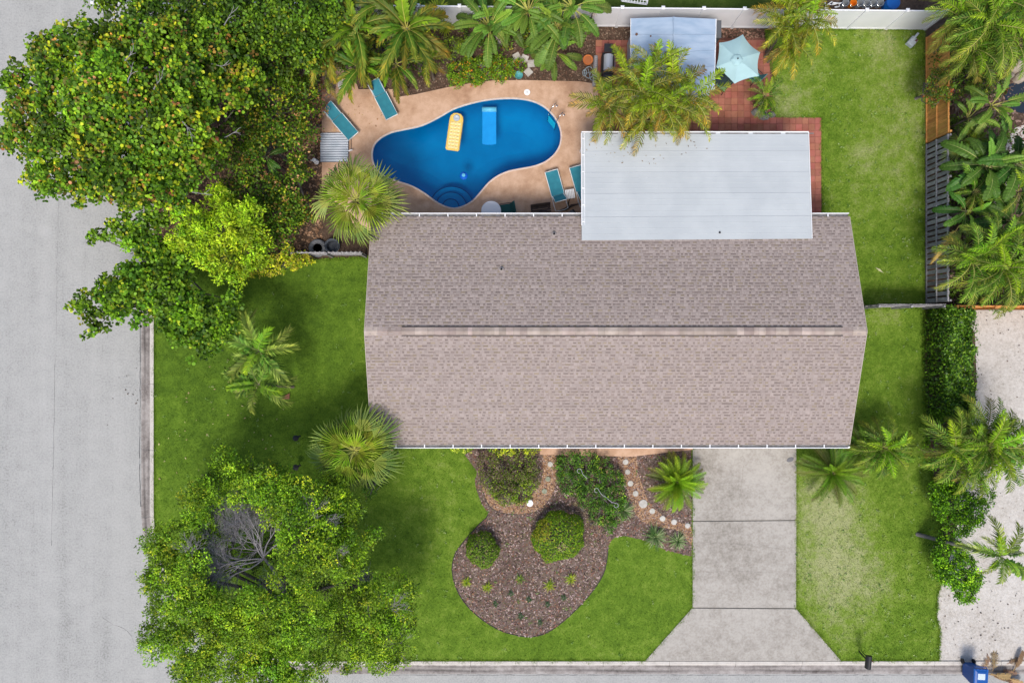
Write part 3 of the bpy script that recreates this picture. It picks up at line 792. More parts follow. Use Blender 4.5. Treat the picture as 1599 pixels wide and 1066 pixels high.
gt = MB().box(((a.x + b.x) / 2, a.y + .045, pz0 - .02), (b.x - a.x, .05, .11)).build('fascia', white_paint, pcover)
mb = MB()
l0, l1 = a, P(908.5, 352, 2.9)
for off, h in ((.03, .05),):
    mb.tube([l0 + Vector((.0, 0, .03)), l1 + Vector((.0, 0, .03))], .028, 4)
    mb.tube([l0 + Vector((.13, 0, .02)), l1 + Vector((.13, 0, .02))], .018, 4)
mb.tube([b + Vector((0, 0, .02)), c + Vector((0, .0, .02))], .02, 4)
mb.build('edge_trim', white_paint, pcover)
for k in range(6):
    p = l0.lerp(l1, .06 + k * .18); MB().box(p + Vector((.06, 0, .035)), (.13, .04, .02)).build('trim_clip', white_paint, pcover)
x = a.x + .4
while x < b.x - .5:
    MB().box((x + .6, a.y - .015, pz0 + .008), (1.25, .05, .012)).build('gutter_gap', gut_in, pcover)
    x += 1.45
for px_ in (915, 1030, 1145, 1256):
    p = P(px_, 214, 2.5); MB().box((p.x, p.y, 1.27), (.09, .09, 2.42)).build('post', white_paint, pcover)
p = P(1124, 363, 2.97); MB().lathe(p, [(.05, 0), (.03, .03), (.02, .09)], 10).build('roof_vent', dark_metal, pcover)

# ------------------------------------------------------------------ shed
shed_roof = mat('blue_grey_metal_roof', (.30, .40, .52), .5, (.40, .49, .60), 1.2, coord='World', spec=.5, stretch=(1, 3, 1))
rt0, rt1 = P(1052, 27, 2.65), P(1052, 150, 2.65)
lw0, lw1 = P(985, 29, 2.25), P(985, 142, 2.25); rw0, rw1 = P(1118, 30, 2.25), P(1115, 140, 2.25)
shed = thing('garden_shed', 'blue grey metal roofed garden shed against the white fence', 'shed', (rt0.x, (rt0.y + rt1.y) / 2, 0))
MB().poly([(lw0.x + .2, rt1.y + .2), (rw1.x - .2, rt1.y + .2), (rw1.x - .2, lw0.y - .2), (lw0.x + .2, lw0.y - .2)], 0, 2.22).build('wall', mat('shed_wall_paint', (.42, .45, .48), .8, (.36, .38, .4), 6), shed)
N_ = 9
for (p0, p1, lx) in (((rt0), (rt1), (lw0, lw1)), ((rt0), (rt1), (rw0, rw1))):
    for i in range(N_):
        f0, f1 = i / N_, (i + 1) / N_
        A_ = lx[0].lerp(lx[1], f0); B_ = rt0.lerp(rt1, f0); C_ = rt0.lerp(rt1, f1); D_ = lx[0].lerp(lx[1], f1)
        g = Vector((0, .006, 0)); dz = Vector((0, 0, .012 if i % 2 else 0)); th = Vector((0, 0, .03))
        vs = [A_ + dz, B_ + dz, C_ + g + dz, D_ + g + dz]
        mb = MB().add([*vs, *[v - th for v in vs]], [(0, 1, 2, 3), (3, 2, 1, 0)][:1] + [(4, 5, 6, 7), (0, 1, 5, 4), (1, 2, 6, 5), (2, 3, 7, 6), (3, 0, 4, 7)])
        mb.build('roof_sheet', shed_roof, shed)
MB().tube([rt0 + Vector((0, 0, .03)), rt1 + Vector((0, 0, .03))], .04, 6).build('ridge_cap', shed_roof, shed)
MB().tube([rw0 + Vector((.01, 0, .0)), rw1 + Vector((.01, 0, 0))], .025, 4).tube([lw0, lw1], .02, 4).build('edge_trim', white_paint, shed)
for (px_, py_, s_) in ((994, 54, .06), (1016, 57, .04), (1055, 61, .05)):
    p = P(px_, py_, 2.42); MB().lathe(p, [(s_, 0), (s_ * .9, .04), (s_ * .3, .06)], 9).build('rust_cap', mat('rusty_cap%d' % px_, (.16, .08, .05), .8), shed)
p = P(1124, 38, 1.9)
o = thing('storage_cabinet', 'dark grey storage cabinet between the shed and the white fence', 'cabinet', (p.x - .25, p.y - .15, 0))
MB().bev((p.x - .25, p.y - .2, .9), (.62, .75, 1.75), .02).build('body', mat('cabinet_grey', (.08, .085, .09), .6), o)
MB().bev((p.x - .25, p.y - .2, 1.82), (.68, .8, .08), .02).build('lid', mat('cabinet_lid', (.11, .115, .12), .55), o)

# ------------------------------------------------------------------ white vinyl fence
FH = 1.85
wf = thing('vinyl_fence', 'white vinyl privacy fence along the back of the garden', 'fence', (2, 15.2, 0))
def fy(x): return 15.4 + (15.06 - 15.4) * (x + 15) / 35
xp = P(654 - 63.6 * 8, 0, FH).x
post_x = []
while xp < 21.5: post_x.append(xp); xp += 1.858
for i, x in enumerate(post_x):
    y = fy(x)
    po = MB().box((x, y, FH / 2), (.127, .127, FH + .06)).build('post', vinyl, wf)
    MB().add([(x - .08, y - .08, FH + .035), (x + .08, y - .08, FH + .035), (x + .08, y + .08, FH + .035), (x - .08, y + .08, FH + .035),
              (x - .08, y - .08, FH + .07), (x + .08, y - .08, FH + .07), (x + .08, y + .08, FH + .07), (x - .08, y + .08, FH + .07), (x, y, FH + .12)],
             [(3, 2, 1, 0), (0, 1, 5, 4), (1, 2, 6, 5), (2, 3, 7, 6), (3, 0, 4, 7), (4, 5, 8), (5, 6, 8), (6, 7, 8), (7, 4, 8)]).build('post_cap', vinyl, po)
    if i + 1 < len(post_x):
        x2 = post_x[i + 1]; y2 = fy(x2); a_ = math.atan2(y2 - y, x2 - x); cx, cy = (x + x2) / 2, (y + y2) / 2; ln = x2 - x - .13
        MB().box((cx, cy, FH / 2 + .02), (ln, .03, FH - .2), a_).build('panel', vinyl, wf)
        MB().box((cx, cy, FH - .04), (ln, .055, .09), a_).build('rail', vinyl, wf)
        MB().box((cx, cy, .09), (ln, .055, .13), a_).build('rail', vinyl, wf)

# ------------------------------------------------------------------ wooden side fences
def side_fence(name, label, y_top_px, y_bot_px, m, H, pitch, bw, board_on_board, xpx=1444):
    ya, yb = G(0, y_top_px).y, G(0, y_bot_px).y
    x = G(xpx, 0).x
    o = thing(name, label, 'fence', (x, (ya + yb) / 2, 0))
    n = int((ya - yb) / pitch)
    for i in range(n):
        y = ya - (i + .5) * (ya - yb) / n
        h = H + R.uniform(-.03, .02)
        MB().box((x + (.03 if board_on_board and i % 2 else 0) + .035, y, h / 2 + .02), (.018, bw, h), rx=R.uniform(-.012, .012)).build('board', m, o)
    for z in ((.12, H * .5, H - .05)):
        MB().box((x + .004, (ya + yb) / 2, z), (.04, ya - yb - .01, .07 if not board_on_board else .05)).build('rail', m, o)
    k = int((ya - yb) / 2.4) + 1
    for i in range(k + 1):
        y = ya - .05 + (yb - ya + .1) * i / k
        MB().box((x + .11, y, H / 2), (.09, .09, H + .02)).build('post', m, o)
    return o
side_fence('cedar_fence', 'new orange cedar board fence beside the back lawn', 60, 224, new_wood, 1.8, .145, .138, False)
f2 = side_fence('weathered_fence', 'old grey gapped picket fence south of the new cedar fence', 226, 474, old_wood, 1.78, .262, .175, False)
def cross_fence(name, label, x0, x1, ypx, m, H, pitch, bw, rz=0):
    A_, B_ = G(x0, ypx), G(x1, ypx)
    o = thing(name, label, 'fence', ((A_.x + B_.x) / 2, A_.y, 0)); n = int((B_.x - A_.x) / pitch)
    for i in range(n):
        x = A_.x + (i + .5) * (B_.x - A_.x) / n
        MB().box((x, A_.y, H / 2 + .02), (bw, .02, H + R.uniform(-.03, .03))).build('board', m, o)
    for z in (.3, H * .5, H - .12): MB().box(((A_.x + B_.x) / 2, A_.y - .04, z), (B_.x - A_.x, .05, .085)).build('rail', m, o)
    k = int((B_.x - A_.x) / 2.4) + 1
    for i in range(k + 1): MB().box((A_.x + .06 + (B_.x - A_.x - .12) * i / k, A_.y - .1, H / 2), (.09, .09, H + .04)).build('post', m, o)
    return o
cross_fence('wooden_fence', 'thin grey board fence joining the house to the side fence', 1342, 1442, 478, old_wood, 1.7, .15, .14)
cross_fence('neighbour_fence', 'orange board fence edging the neighbour\'s pale sand yard', 1456, 1690, 480, new_wood, 1.75, .15, .14)
cross_fence('low_fence', 'short grey picket fence beside the discarded tyre', 466, 574, 398, old_wood, 1.2, .2, .07)

# ------------------------------------------------------------------ loungers
frame_white = mat('white_tube_frame', (.8, .8, .8), .35)
def lounger(name, label, px, py, foot, back_ang, grp):
    """local +X points to the foot end"""
    c = P(px, py, .35); f = P(*foot, .35); rz = math.atan2(f.y - c.y, f.x - c.x)
    o = thing(name, label, 'sun lounger', (c.x, c.y, .06), rz, grp)
    L_ = .95; W = .31; z = .34; hx = -.25; bl = .72
    bx, bz = hx - bl * math.cos(back_ang), z + bl * math.sin(back_ang)
    mb = MB()
    for s_ in (-1, 1):
        mb.tube([(hx, s_ * W, z), (L_, s_ * W, z)], .018, 8)
        mb.tube([(-.95, s_ * W, z - .05), (hx, s_ * W, z - .02)], .016, 8)
    mb.tube([(L_, -W, z), (L_, W, z)], .018, 8)
    mb.tube([(-.95, -W, z - .05), (-1.0, -W * .4, z - .05), (-1.0, W * .4, z - .05), (-.95, W, z - .05)], .016, 8)
    mb.build('frame', frame_white, o, local=True, smooth=True)
    mb = MB()
    for s_ in (-1, 1): mb.tube([(hx, s_ * (W - .03), z + .01), (bx, s_ * (W - .03), bz)], .015, 8)
    mb.tube([(bx, -W + .03, bz), (bx, W - .03, bz)], .015, 8)
    mb.build('back_frame', frame_white, o, local=True, smooth=True)
    def sling(nm, p0, p1, sag):
        n = 7; m_ = 5; vs = []; fs = []
        for i in range(n + 1):
            for j in range(m_ + 1):
                u, v = i / n, j / m_
                x = p0[0] + (p1[0] - p0[0]) * u; zz = p0[1] + (p1[1] - p0[1]) * u - sag * math.sin(math.pi * v) * math.sin(math.pi * min(1, u * 1.0))
                vs.append((x, (v - .5) * 2 * (W - .012), zz + .012))
        for i in range(n):
            for j in range(m_): fs.append((i * (m_ + 1) + j, (i + 1) * (m_ + 1) + j, (i + 1) * (m_ + 1) + j + 1, i * (m_ + 1) + j + 1))
        MB().add(vs, fs).build(nm, teal_fabric, o, local=True, smooth=True)
    sling('seat', (hx, z), (L_ - .02, z), .035); sling('backrest', (hx - .01, z + .01), (bx + .01, bz), .03)
    for sx in (-.6, .6):
        for s_ in (-1, 1): MB().tube([(sx, s_ * W, z - .02), (sx + (.06 if sx > 0 else -.06), s_ * W, 0.0)], .016, 8).build('leg', frame_white, o, local=True)
    return o
lg = 'teal sling sun loungers around the pool'
lounger('sun_lounger', 'teal sun lounger by the corrugated sheet, on the scored slabs', 532, 190, (551, 212), rad(28), lg)
lounger('sun_lounger', 'teal sun lounger partly under the palm leaves', 598, 156, (611, 181), rad(35), lg)
lounger('sun_lounger', 'teal sun lounger left of the white slatted side table', 869, 297, (862, 272), rad(55), lg)
lounger('sun_lounger', 'teal sun lounger half hidden by the white patio cover', 907, 290, (900, 265), rad(45), lg)

# side table
p = P(890, 303, .42)
o = thing('side_table', 'small white slatted side table between two loungers', 'table', (p.x, p.y, .06), rad(8))
for i in range(6): MB().bev((-.19 + i * .076, 0, .38), (.06, .44, .025), .005).build('slat', frame_white, o, local=True)
mb = MB()
for sx in (-1, 1):
    mb.box((0, sx * .2, .355), (.44, .03, .025))
mb.build('apron', frame_white, o, local=True)
for sx in (-1, 1):
    for sy in (-1, 1): MB().box((sx * .19, sy * .19, .17), (.035, .035, .34)).build('leg', frame_white, o, local=True)
# round white table + green chair under the eave
p = P(767, 331, .72)
o = thing('round_table', 'round white table beside the house gutter', 'table', (p.x, p.y + .04, .06))
MB().lathe((0, 0, 0), [(.0, .68), (.44, .68), (.47, .69), (.47, .71), (.45, .72), (0, .72)], 36).build('table_top', frame_white, o, local=True)
for k in range(4):
    a_ = k * math.pi / 2 + .6; MB().tube([(math.cos(a_) * .12, math.sin(a_) * .12, .68), (math.cos(a_) * .36, math.sin(a_) * .36, 0)], .02, 8).build('leg', frame_white, o, local=True)
dgreen = mat('dark_green_sling', (.015, .085, .08), .8)
def patio_chair(name, label, px, py, rz, mm, grp=None, z=.06, w=.54):
    p = P(px, py, .45); o = thing(name, label, 'chair', (p.x, p.y, z), rz, grp)
    MB().bev((0, 0, .42), (w, .5, .03), .01).build('seat', mm, o, local=True)
    m4 = Matrix.Translation((0, -.34, .68)) @ Matrix.Rotation(rad(22), 4, 'X')
    MB().box(None, (w, .025, .56), M=m4).build('backrest', mm, o, local=True)
    for sx in (-1, 1):
        MB().tube([(sx * w / 2, .24, .42), (sx * w / 2, .26, .62), (sx * w / 2, -.28, .64)], .017, 6).build('armrest', dark_metal, o, local=True)
        for sy in (-1, 1): MB().tube([(sx * (w / 2 - .01), sy * .23, .42), (sx * (w / 2 + .02), sy * .27, 0)], .015, 6).build('leg', dark_metal, o, local=True)
    return o
patio_chair('patio_chair', 'dark green chair pushed against the round white table', 790, 328, rad(100), dgreen)
# dark bench-like barbecue cart and grey tub
p = P(845, 330, .5)
bm = mat('dark_brown_wood', (.05, .035, .03), .7, (.1, .07, .055), 6)
o = thing('wooden_bench', 'dark brown slatted bench beside the grey round tub', 'bench', (p.x, p.y, .06), rad(8))
for i in range(4): MB().bev((0, -.18 + i * .12, .43), (.95, .095, .03), .005).build('slat', bm, o, local=True)
for i in range(3): MB().box((0, .24 + i * .03, .5 + i * .12), (.95, .02, .09), rx=rad(-15)).build('back_slat', bm, o, local=True)
for sx in (-1, 1):
    for sy in (-1, 1): MB().box((sx * .42, sy * .18, .2), (.06, .06, .4)).build('leg', bm, o, local=True)
p = P(849, 340, .35)
o = thing('round_tub', 'grey blue round tub tucked under the eave near the bench', 'tub', (p.x, p.y + .02, .06))
tubm = mat('slate_tub', (.1, .13, .17), .5)
MB().lathe((0, 0, 0), [(.22, 0), (.3, .3), (.33, .31), (.33, .34), (.28, .34), (.24, .1), (0, .08)], 28).build('body', tubm, o, local=True)
MB().lathe((0, 0, 0), [(.335, .33), (.35, .345), (.335, .36), (.3, .345)], 28).build('rim', tubm, o, local=True)
p = P(893, 336, .3)
o = thing('hose_reel', 'grey hose reel in the corner below the gutter', 'hose reel', (p.x, p.y, .06), .5)
hm = mat('grey_hose', (.2, .2, .2), .6)
mb = MB()
for k in range(4): mb.tube([(.0 + (-.09 + k * .06), .2 * math.cos(t_), .28 + .2 * math.sin(t_)) for t_ in np.linspace(0, 2 * math.pi, 17)], .028, 6)
mb.build('hose', hm, o, local=True)
for s_ in (-1, 1): MB().lathe((0, 0, 0), [(.0, .0)], 3) if False else MB().tube([(s_ * .15, 0, .28), (s_ * .17, 0, .28)], .24, 16).build('wheel', dark_metal, o, local=True)
p = P(889, 322, .3)
o = thing('driftwood_log', 'dark driftwood branch beneath the side table end of the loungers', 'driftwood', (p.x, p.y, .06), .6)
MB().tube([(-.5, .1, .1), (-.2, 0, .16), (.15, -.03, .1), (.55, -.2, .2)], [.03, .07, .06, .02], 7).tube([(-.1, 0, .15), (.1, .2, .25), (.3, .32, .22)], [.05, .03, .012], 6).build('branch', bm, o, local=True)

# ------------------------------------------------------------------ pool things
def float_mesh(pts_w, h): pass
yel = mat('yellow_vinyl', (.83, .60, .16), .4, (.8, .55, .13), 5); gryv = mat('grey_vinyl', (.45, .5, .55), .4); yel2 = mat('pale_yellow_vinyl', (.85, .7, .35), .4)
p = P(710, 206, 0)
o = thing('yellow_air_mattress', 'yellow inflatable air mattress floating in the pool', 'pool float', (p.x, p.y, -.06), rad(-8))
mb = MB(); L_, W = .93, .34; out = []
outl = [(-.28, -.9), (.28, -.9), (.34, -.82), (.34, .62), (.3, .78), (.18, .9), (0, .93), (-.18, .9), (-.3, .78), (-.34, .62), (-.34, -.82)]
def loft(outl, prof):
    vs = []; n = len(outl); fs = []
    for (f, z) in prof: vs += [(x * f - (0), y * (1 - (1 - f) * .38), z) for x, y in outl]
    for l in range(len(prof) - 1): fs += [(l * n + i, l * n + (i + 1) % n, (l + 1) * n + (i + 1) % n, (l + 1) * n + i) for i in range(n)]
    fs.append(tuple((len(prof) - 1) * n + i for i in range(n))); return vs, fs
mb.add(*loft(outl, [(.96, -.05), (1.0, .0), (1.0, .04), (.93, .085), (.82, .09), (.76, .05)])).build('rim_tube', yel, o, local=True, smooth=False)
for i in range(8):
    y = -.74 + i * .165
    mb = MB()
    for (dx) in (-.17, 0, .17):
        w, h = .082, .066
        mb.add([(dx - w, y - h, .05), (dx + w, y - h, .05), (dx + w, y + h, .05), (dx - w, y + h, .05), (dx, y - h * .2, .098), (dx, y + h * .2, .098)], [(0, 1, 4), (1, 2, 5, 4), (2, 3, 5), (3, 0, 4, 5)])
    mb.build('air_pocket', yel2, o, local=True, smooth=False)
MB().lathe((0, .68, .06), [(.17, 0), (.15, .045), (.1, .05), (.06, .02), (0, .015)], 20).build('headrest', gryv, o, local=True, smooth=True)
blf = mat('blue_foam', (.008, .27, .68), .35, (.01, .3, .72), 3); dsp = mat('blue_float_plastic', (.005, .12, .6), .35); blf2 = mat('pale_blue_foam', (.12, .48, .68), .4)
p = P(764, 197, 0)
o = thing('blue_foam_float', 'bright blue foam pool float with rolled pillow', 'pool float', (p.x, p.y, -.06), 0)
outl = [(-.3, -.86), (-.34, -.83), (-.34, .7), (.34, .7), (.34, -.83), (.3, -.86), (.15, -.9), (-.15, -.9)]
outl = outl[::-1]
mb = MB(); n = len(outl)
mb.add([(x, y, -.03) for x, y in outl] + [(x, y, .04) for x, y in outl] + [(x * .97, y * .985, .055) for x, y in outl],
       [(l * n + i, l * n + (i + 1) % n, (l + 1) * n + (i + 1) % n, (l + 1) * n + i) for l in range(2) for i in range(n)] + [tuple(range(2 * n, 3 * n))])
mb.build('mat', blf, o, local=True)
MB().tube([(-.345, .8, .06), (.345, .8, .06)], .12, 16).build('pillow_roll', blf2, o, local=True, smooth=True)
for yy in (-.5, -.1, .3): MB().tube([(-.33, yy, .05), (.33, yy, .05)], .008, 5).build('groove_rib', blf, o, local=True)
p = P(724, 274, 0)
o = thing('chlorine_dispenser', 'round blue floating chlorine dispenser near the steps', 'pool dispenser', (p.x, p.y, -.06))
MB().lathe((0, 0, 0), [(.0, -.05), (.17, -.03), (.2, 0), (.17, .03), (.1, .045), (.08, .1), (.0, .11)], 20).build('body', dsp, o, local=True, smooth=True)
MB().lathe((0, 0, 0), [(.08, .1), (.085, .12), (0, .13)], 14).build('cap', blf2, o, local=True)
# ladder
steel = mat('polished_steel', (.6, .6, .6), .18, metal=1.0)
A1, A2 = G(869, 166), G(880, 180); B1, B2 = G(857, 180), G(868, 194)
o = thing('pool_ladder', 'steel handrail ladder at the east end of the pool', 'pool ladder', (A1.x, A1.y, .06))
for (q, r_) in ((A1, B1), (A2, B2)):
    d = (r_ - q)
    MB().tube([q + Vector((0, 0, .06)), q + Vector((0, 0, .5)) + d * .08, q + Vector((0, 0, .72)) + d * .25, q + Vector((0, 0, .75)) + d * .5, q + Vector((0, 0, .6)) + d * .85, r_ + Vector((0, 0, .2)), r_ + Vector((0, 0, -.9)) + d * .05], .022, 10).build('handrail', steel, o, smooth=True)
    MB().lathe(q + Vector((0, 0, .06)), [(.07, 0), (.06, .02), (.03, .03)], 14).build('anchor_plate', steel, o)
for z in (-.2, -.45, -.7):
    m_ = (B1 + B2) / 2 + Vector((0, 0, z)); dd = (B2 - B1)
    MB().box(m_, (dd.length, .09, .03), math.atan2(dd.y, dd.x)).build('tread', frame_white, o)
o = thing('skimmer_lid', 'round white skimmer lid in the deck north of the pool', 'lid', (*G(823, 145)[:2], .06))
MB().lathe((0, 0, 0), [(.15, 0), (.15, .008), (.135, .014), (0, .016)], 24).build('cover', white_paint, o, local=True)
MB().lathe((0, 0, .016), [(.03, 0), (.03, .006), (0, .006)], 10).build('finger_hole_plug', mat('grey_plug', (.4, .4, .4), .6), o, local=True)
# rusty round lid at left deck & pole
o = thing('round_paving_disc', 'round pale stepping disc beside the deck slabs under the palm', 'paving disc', (*G(537, 134)[:2], .06))
MB().lathe((0, 0, 0), [(.26, 0), (.26, .02), (.25, .03), (0, .03)], 26).build('disc', pale_stone, o, local=True)
MB().tube([(.265 * math.cos(t_), .265 * math.sin(t_), .02) for t_ in np.linspace(0, 2 * math.pi, 27)], .014, 5).build('rim', white_paint, o, local=True)
# corrugated sheet
cm = mat('corrugated_metal', (.27, .31, .36), .45, (.35, .38, .43), 2, coord='World', metal=.3)
a_ = G(502, 210); b_ = G(545, 255)
o = thing('corrugated_cover', 'grey corrugated metal sheet lying at the west edge of the deck', 'metal sheet', ((a_.x + b_.x) / 2, (a_.y + b_.y) / 2, .06))
for k in range(2):
    xa = a_.x + (b_.x - a_.x) * k / 2; xb = xa + (b_.x - a_.x) / 2 + .01; vs = []; fs = []; n = 72
    for i in range(n + 1):
        y = a_.y + (b_.y - a_.y) * i / n; z = .2 + k * .012 + .014 * math.cos(i * math.pi / 3)
        vs += [(xa, y, z), (xb, y, z)]
    fs = [(2 * i, 2 * i + 1, 2 * i + 3, 2 * i + 2) for i in range(n)]
    MB().add(vs, fs).build('sheet', cm, o)
MB().box(((a_.x + b_.x) / 2, (a_.y + b_.y) / 2, .12), (b_.x - a_.x - .1, a_.y - b_.y - .1, .12)).build('support_box', dark_metal, o)
p = G(549, 236)
o = thing('standpipe', 'thin dark standpipe with white valve beside the corrugated sheet', 'pipe', (p.x, p.y, .06))
MB().tube([(0, .6, .03), (0, .0, .03), (0, -.04, .25)], .014, 6).build('pipe', dark_metal, o, local=True)
MB().box((.02, -.06, .27), (.2, .05, .05), .3).build('valve', white_paint, o, local=True)
p = G(495, 254)
o = thing('garden_ornament', 'small white garden ornament at the hedge edge west of the deck', 'ornament', (p.x, p.y, 0))
MB().lathe((0, 0, 0), [(.1, 0), (.12, .1), (.06, .3), (.1, .4), (.08, .52), (0, .56)], 12).build('figure', white_paint, o, local=True)
MB().tube([(-.22, .02, .35), (0, 0, .32), (.2, -.05, .38)], [.02, .05, .02], 6).build('wing', white_paint, o, local=True)

# ------------------------------------------------------------------ umbrella set
uz, ut = 2.15, 2.62
um = mat('aqua_canvas', (.40, .60, .62), .85, (.44, .65, .67), 2, trans=.12)
uc = P(1152, 92, ut); hexa = [(1160, 54), (1187, 82), (1185, 119), (1147, 131), (1118, 105), (1123, 67)]
o = thing('patio_umbrella', 'pale aqua hexagonal patio umbrella open beside the shed', 'umbrella', (uc.x, uc.y, .03))
hv = [P(x, y, uz) for x, y in hexa]
for i in range(6):
    A_, B_ = hv[i], hv[(i + 1) % 6]; mid = (A_ + B_) / 2; mid += (Vector((uc.x, uc.y, mid.z)) - mid) * .07; mid.z += .03
    t0 = Vector((uc.x, uc.y, ut - .06)); vs = []; fs = []; n = 6; m_ = 6
    for r_ in range(n + 1):
        f = .12 + .88 * r_ / n
        for k in range(m_ + 1):
            u = k / m_
            e = A_ * ((1 - u) * (1 - 2 * u)) + mid * (4 * u * (1 - u)) + B_ * (u * (2 * u - 1))
            q = t0.lerp(e, f); q.z += .05 * math.sin(math.pi * f) - .05 * math.sin(math.pi * u) * f; vs.append(q)
    for r_ in range(n):
        for k in range(m_): fs.append((r_ * (m_ + 1) + k, r_ * (m_ + 1) + k + 1, (r_ + 1) * (m_ + 1) + k + 1, (r_ + 1) * (m_ + 1) + k))
    MB().add(vs, fs).build('canopy_panel', um, o, smooth=True)
    MB().tube([t0 - Vector((0, 0, .02)), A_ - Vector((0, 0, .02))], .01, 5).build('rib', dark_metal, o)
MB().lathe((uc.x, uc.y, ut), [(.28, -.1), (.2, -.045), (.05, .0), (0, 0)], 6).build('vent_cap', um, o)
MB().lathe((uc.x, uc.y, ut), [(.03, 0), (.035, .04), (0, .07)], 10).build('finial', dark_metal, o)
MB().tube([(uc.x, uc.y, .03), (uc.x, uc.y, ut)], .022, 8).build('pole', dark_metal, o)
o = thing('patio_table', 'dark round glass table under the aqua umbrella', 'table', (uc.x, uc.y, .045))
MB().lathe((0, 0, 0), [(.04, .7), (.55, .7), (.56, .715), (.04, .72)], 28).build('table_top', glass_m, o, local=True)
for k in range(4): a_ = k * math.pi / 2 + .3; MB().tube([(math.cos(a_) * .45, math.sin(a_) * .45, .7), (math.cos(a_) * .38, math.sin(a_) * .38, 0)], .02, 6).build('leg', dark_metal, o, local=True)
seatm = mat('teal_mesh_seat', (.06, .24, .26), .7, (.13, .36, .36), 30)
patio_chair('patio_chair', 'dark teal chair sticking out below the aqua umbrella', 1129, 132, rad(-40), seatm, z=.045, w=.5)
patio_chair('patio_chair', 'dark chair mostly hidden under the east edge of the aqua umbrella', 1176, 118, rad(45), seatm, z=.045, w=.5)
# barbecue
p = P(950, 98, .95)
o = thing('barbecue_grill', 'black barbecue grill with pale hood in front of the shed', 'barbecue', (p.x, p.y, .045), rad(-2))
MB().bev((0, 0, .55), (.55, 1.0, .6), .02).build('body', black_plastic, o, local=True)
mb = MB(); vs = []; n = 8
for s_ in (-.36, .36):
    for i in range(n + 1): t_ = math.pi * i / n; vs.append((.22 * math.cos(t_), s_, .87 + .2 * math.sin(t_)))
mb.add(vs, [(i, i + 1, n + 2 + i, n + 1 + i) for i in range(n)] + [tuple(range(n, -1, -1)), tuple(range(n + 1, 2 * n + 2))]).build('hood', mat('pale_hood', (.52, .54, .58), .35, metal=.3), o, local=True)
for s_ in (-1, 1): MB().bev((0, s_ * .72, .84), (.42, .4, .03), .008).build('side_shelf', dark_metal, o, local=True)
for sx in (-1, 1):
    for sy in (-1, 1): MB().tube([(sx * .22, sy * .42, .3), (sx * .22, sy * .42, 0)], .025, 6).build('leg', dark_metal, o, local=True)
MB().tube([(.27, -.25, .98), (.3, -.2, .98), (.3, .2, .98), (.27, .25, .98)], .014, 6).build('handle', steel, o, local=True)
# paving squares in back bed
for i, (x_, y_, a_, lb) in enumerate([(807, 89, .5, 'northernmost pale square paver in the back bed'), (819, 92, -.4, 'pale square paver second from the north in the back bed'), (829, 100, .1, 'pale grey square paver beside the bare soil of the back bed'),
                      (825, 113, .75, 'white square paver at the south end of the garden pavers'), (800, 96, .9, 'small white paver nearest the orange flowered hedge')]):
    s_ = .34 if i < 4 else .22
    tag(MB().bev((*G(x_, y_)[:2], .03), (s_, s_, .06), .01, a_).build('garden_paver', pale_stone), lb, 'paver', 'square pavers in the back bed')
p = G(917, 98)
o = thing('flower_pot', 'orange terracotta pot at the edge of the back bed', 'flower pot', (p.x, p.y, 0))
MB().lathe((0, 0, 0), [(.15, 0), (.22, .3), (.24, .3), (.24, .36), (.2, .36), (.18, .34), (0, .345)], 24).build('pot', mat('terracotta', (.55, .17, .05), .8), o, local=True)
MB().lathe((0, 0, .345), [(.17, 0), (0, .02)], 16).build('lid', mat('terracotta_lid', (.42, .14, .05), .8), o, local=True)
p = G(919, 116)
o = thing('wire_ornament', 'grey blue wire wheel ornament against the log edging', 'ornament', (p.x, p.y, 0), .3)
wm_ = mat('blue_grey_wire', (.3, .38, .42), .5)
for (cx, cy, r_) in ((0, 0, .22), (.12, -.22, .15), (-.2, .05, .1)): MB().tube([(cx + r_ * math.cos(t_), cy + r_ * math.sin(t_), .2 + .15 * math.sin(t_)) for t_ in np.linspace(0, 2 * math.pi, 17)], .016, 5).tube([(cx - r_, cy, .2), (cx + r_, cy, .2)], .01, 4).tube([(cx, cy - r_, .1), (cx, cy + r_, .3)], .01, 4).build('hoop', wm_, o, local=True)
p = G(929, 112)
tag(MB().tube([(p.x - .05, p.y - .75, .1), (p.x, p.y, .12), (p.x + .03, p.y + .7, .11)], [.1, .11, .1], 9).build('edging_log', old_wood), 'grey weathered log between the back bed and the brick patio', 'log')
p = G(810, 119)
o = thing('glass_bowl', 'small teal bowl next to the garden pavers', 'bowl', (p.x, p.y, 0))
MB().lathe((0, 0, 0), [(.08, 0), (.18, .12), (.2, .13), (.17, .11), (.06, .03), (0, .03)], 20).build('bowl', mat('teal_glaze', (.1, .35, .36), .3), o, local=True)
# electric pedestal / hose box near fence corner
p = G(1421, 68)
o = thing('utility_box', 'pale grey utility box on the back lawn near the fence corner', 'utility box', (p.x, p.y, .03), rad(-40))
gm = mat('pale_blue_grey_plastic', (.42, .47, .5), .6)
MB().bev((0, 0, .12), (.34, .42, .24), .03).build('body', gm, o, local=True); MB().bev((-.05, .22, .2), (.1, .5, .1), .02).build('lid', mat('utility_lid', (.5, .55, .6), .5), o, local=True)
MB().box((.1, .1, .27), (.08, .08, .08)).build('meter', mat('red_brown_plastic', (.15, .06, .05), .6), o, local=True)
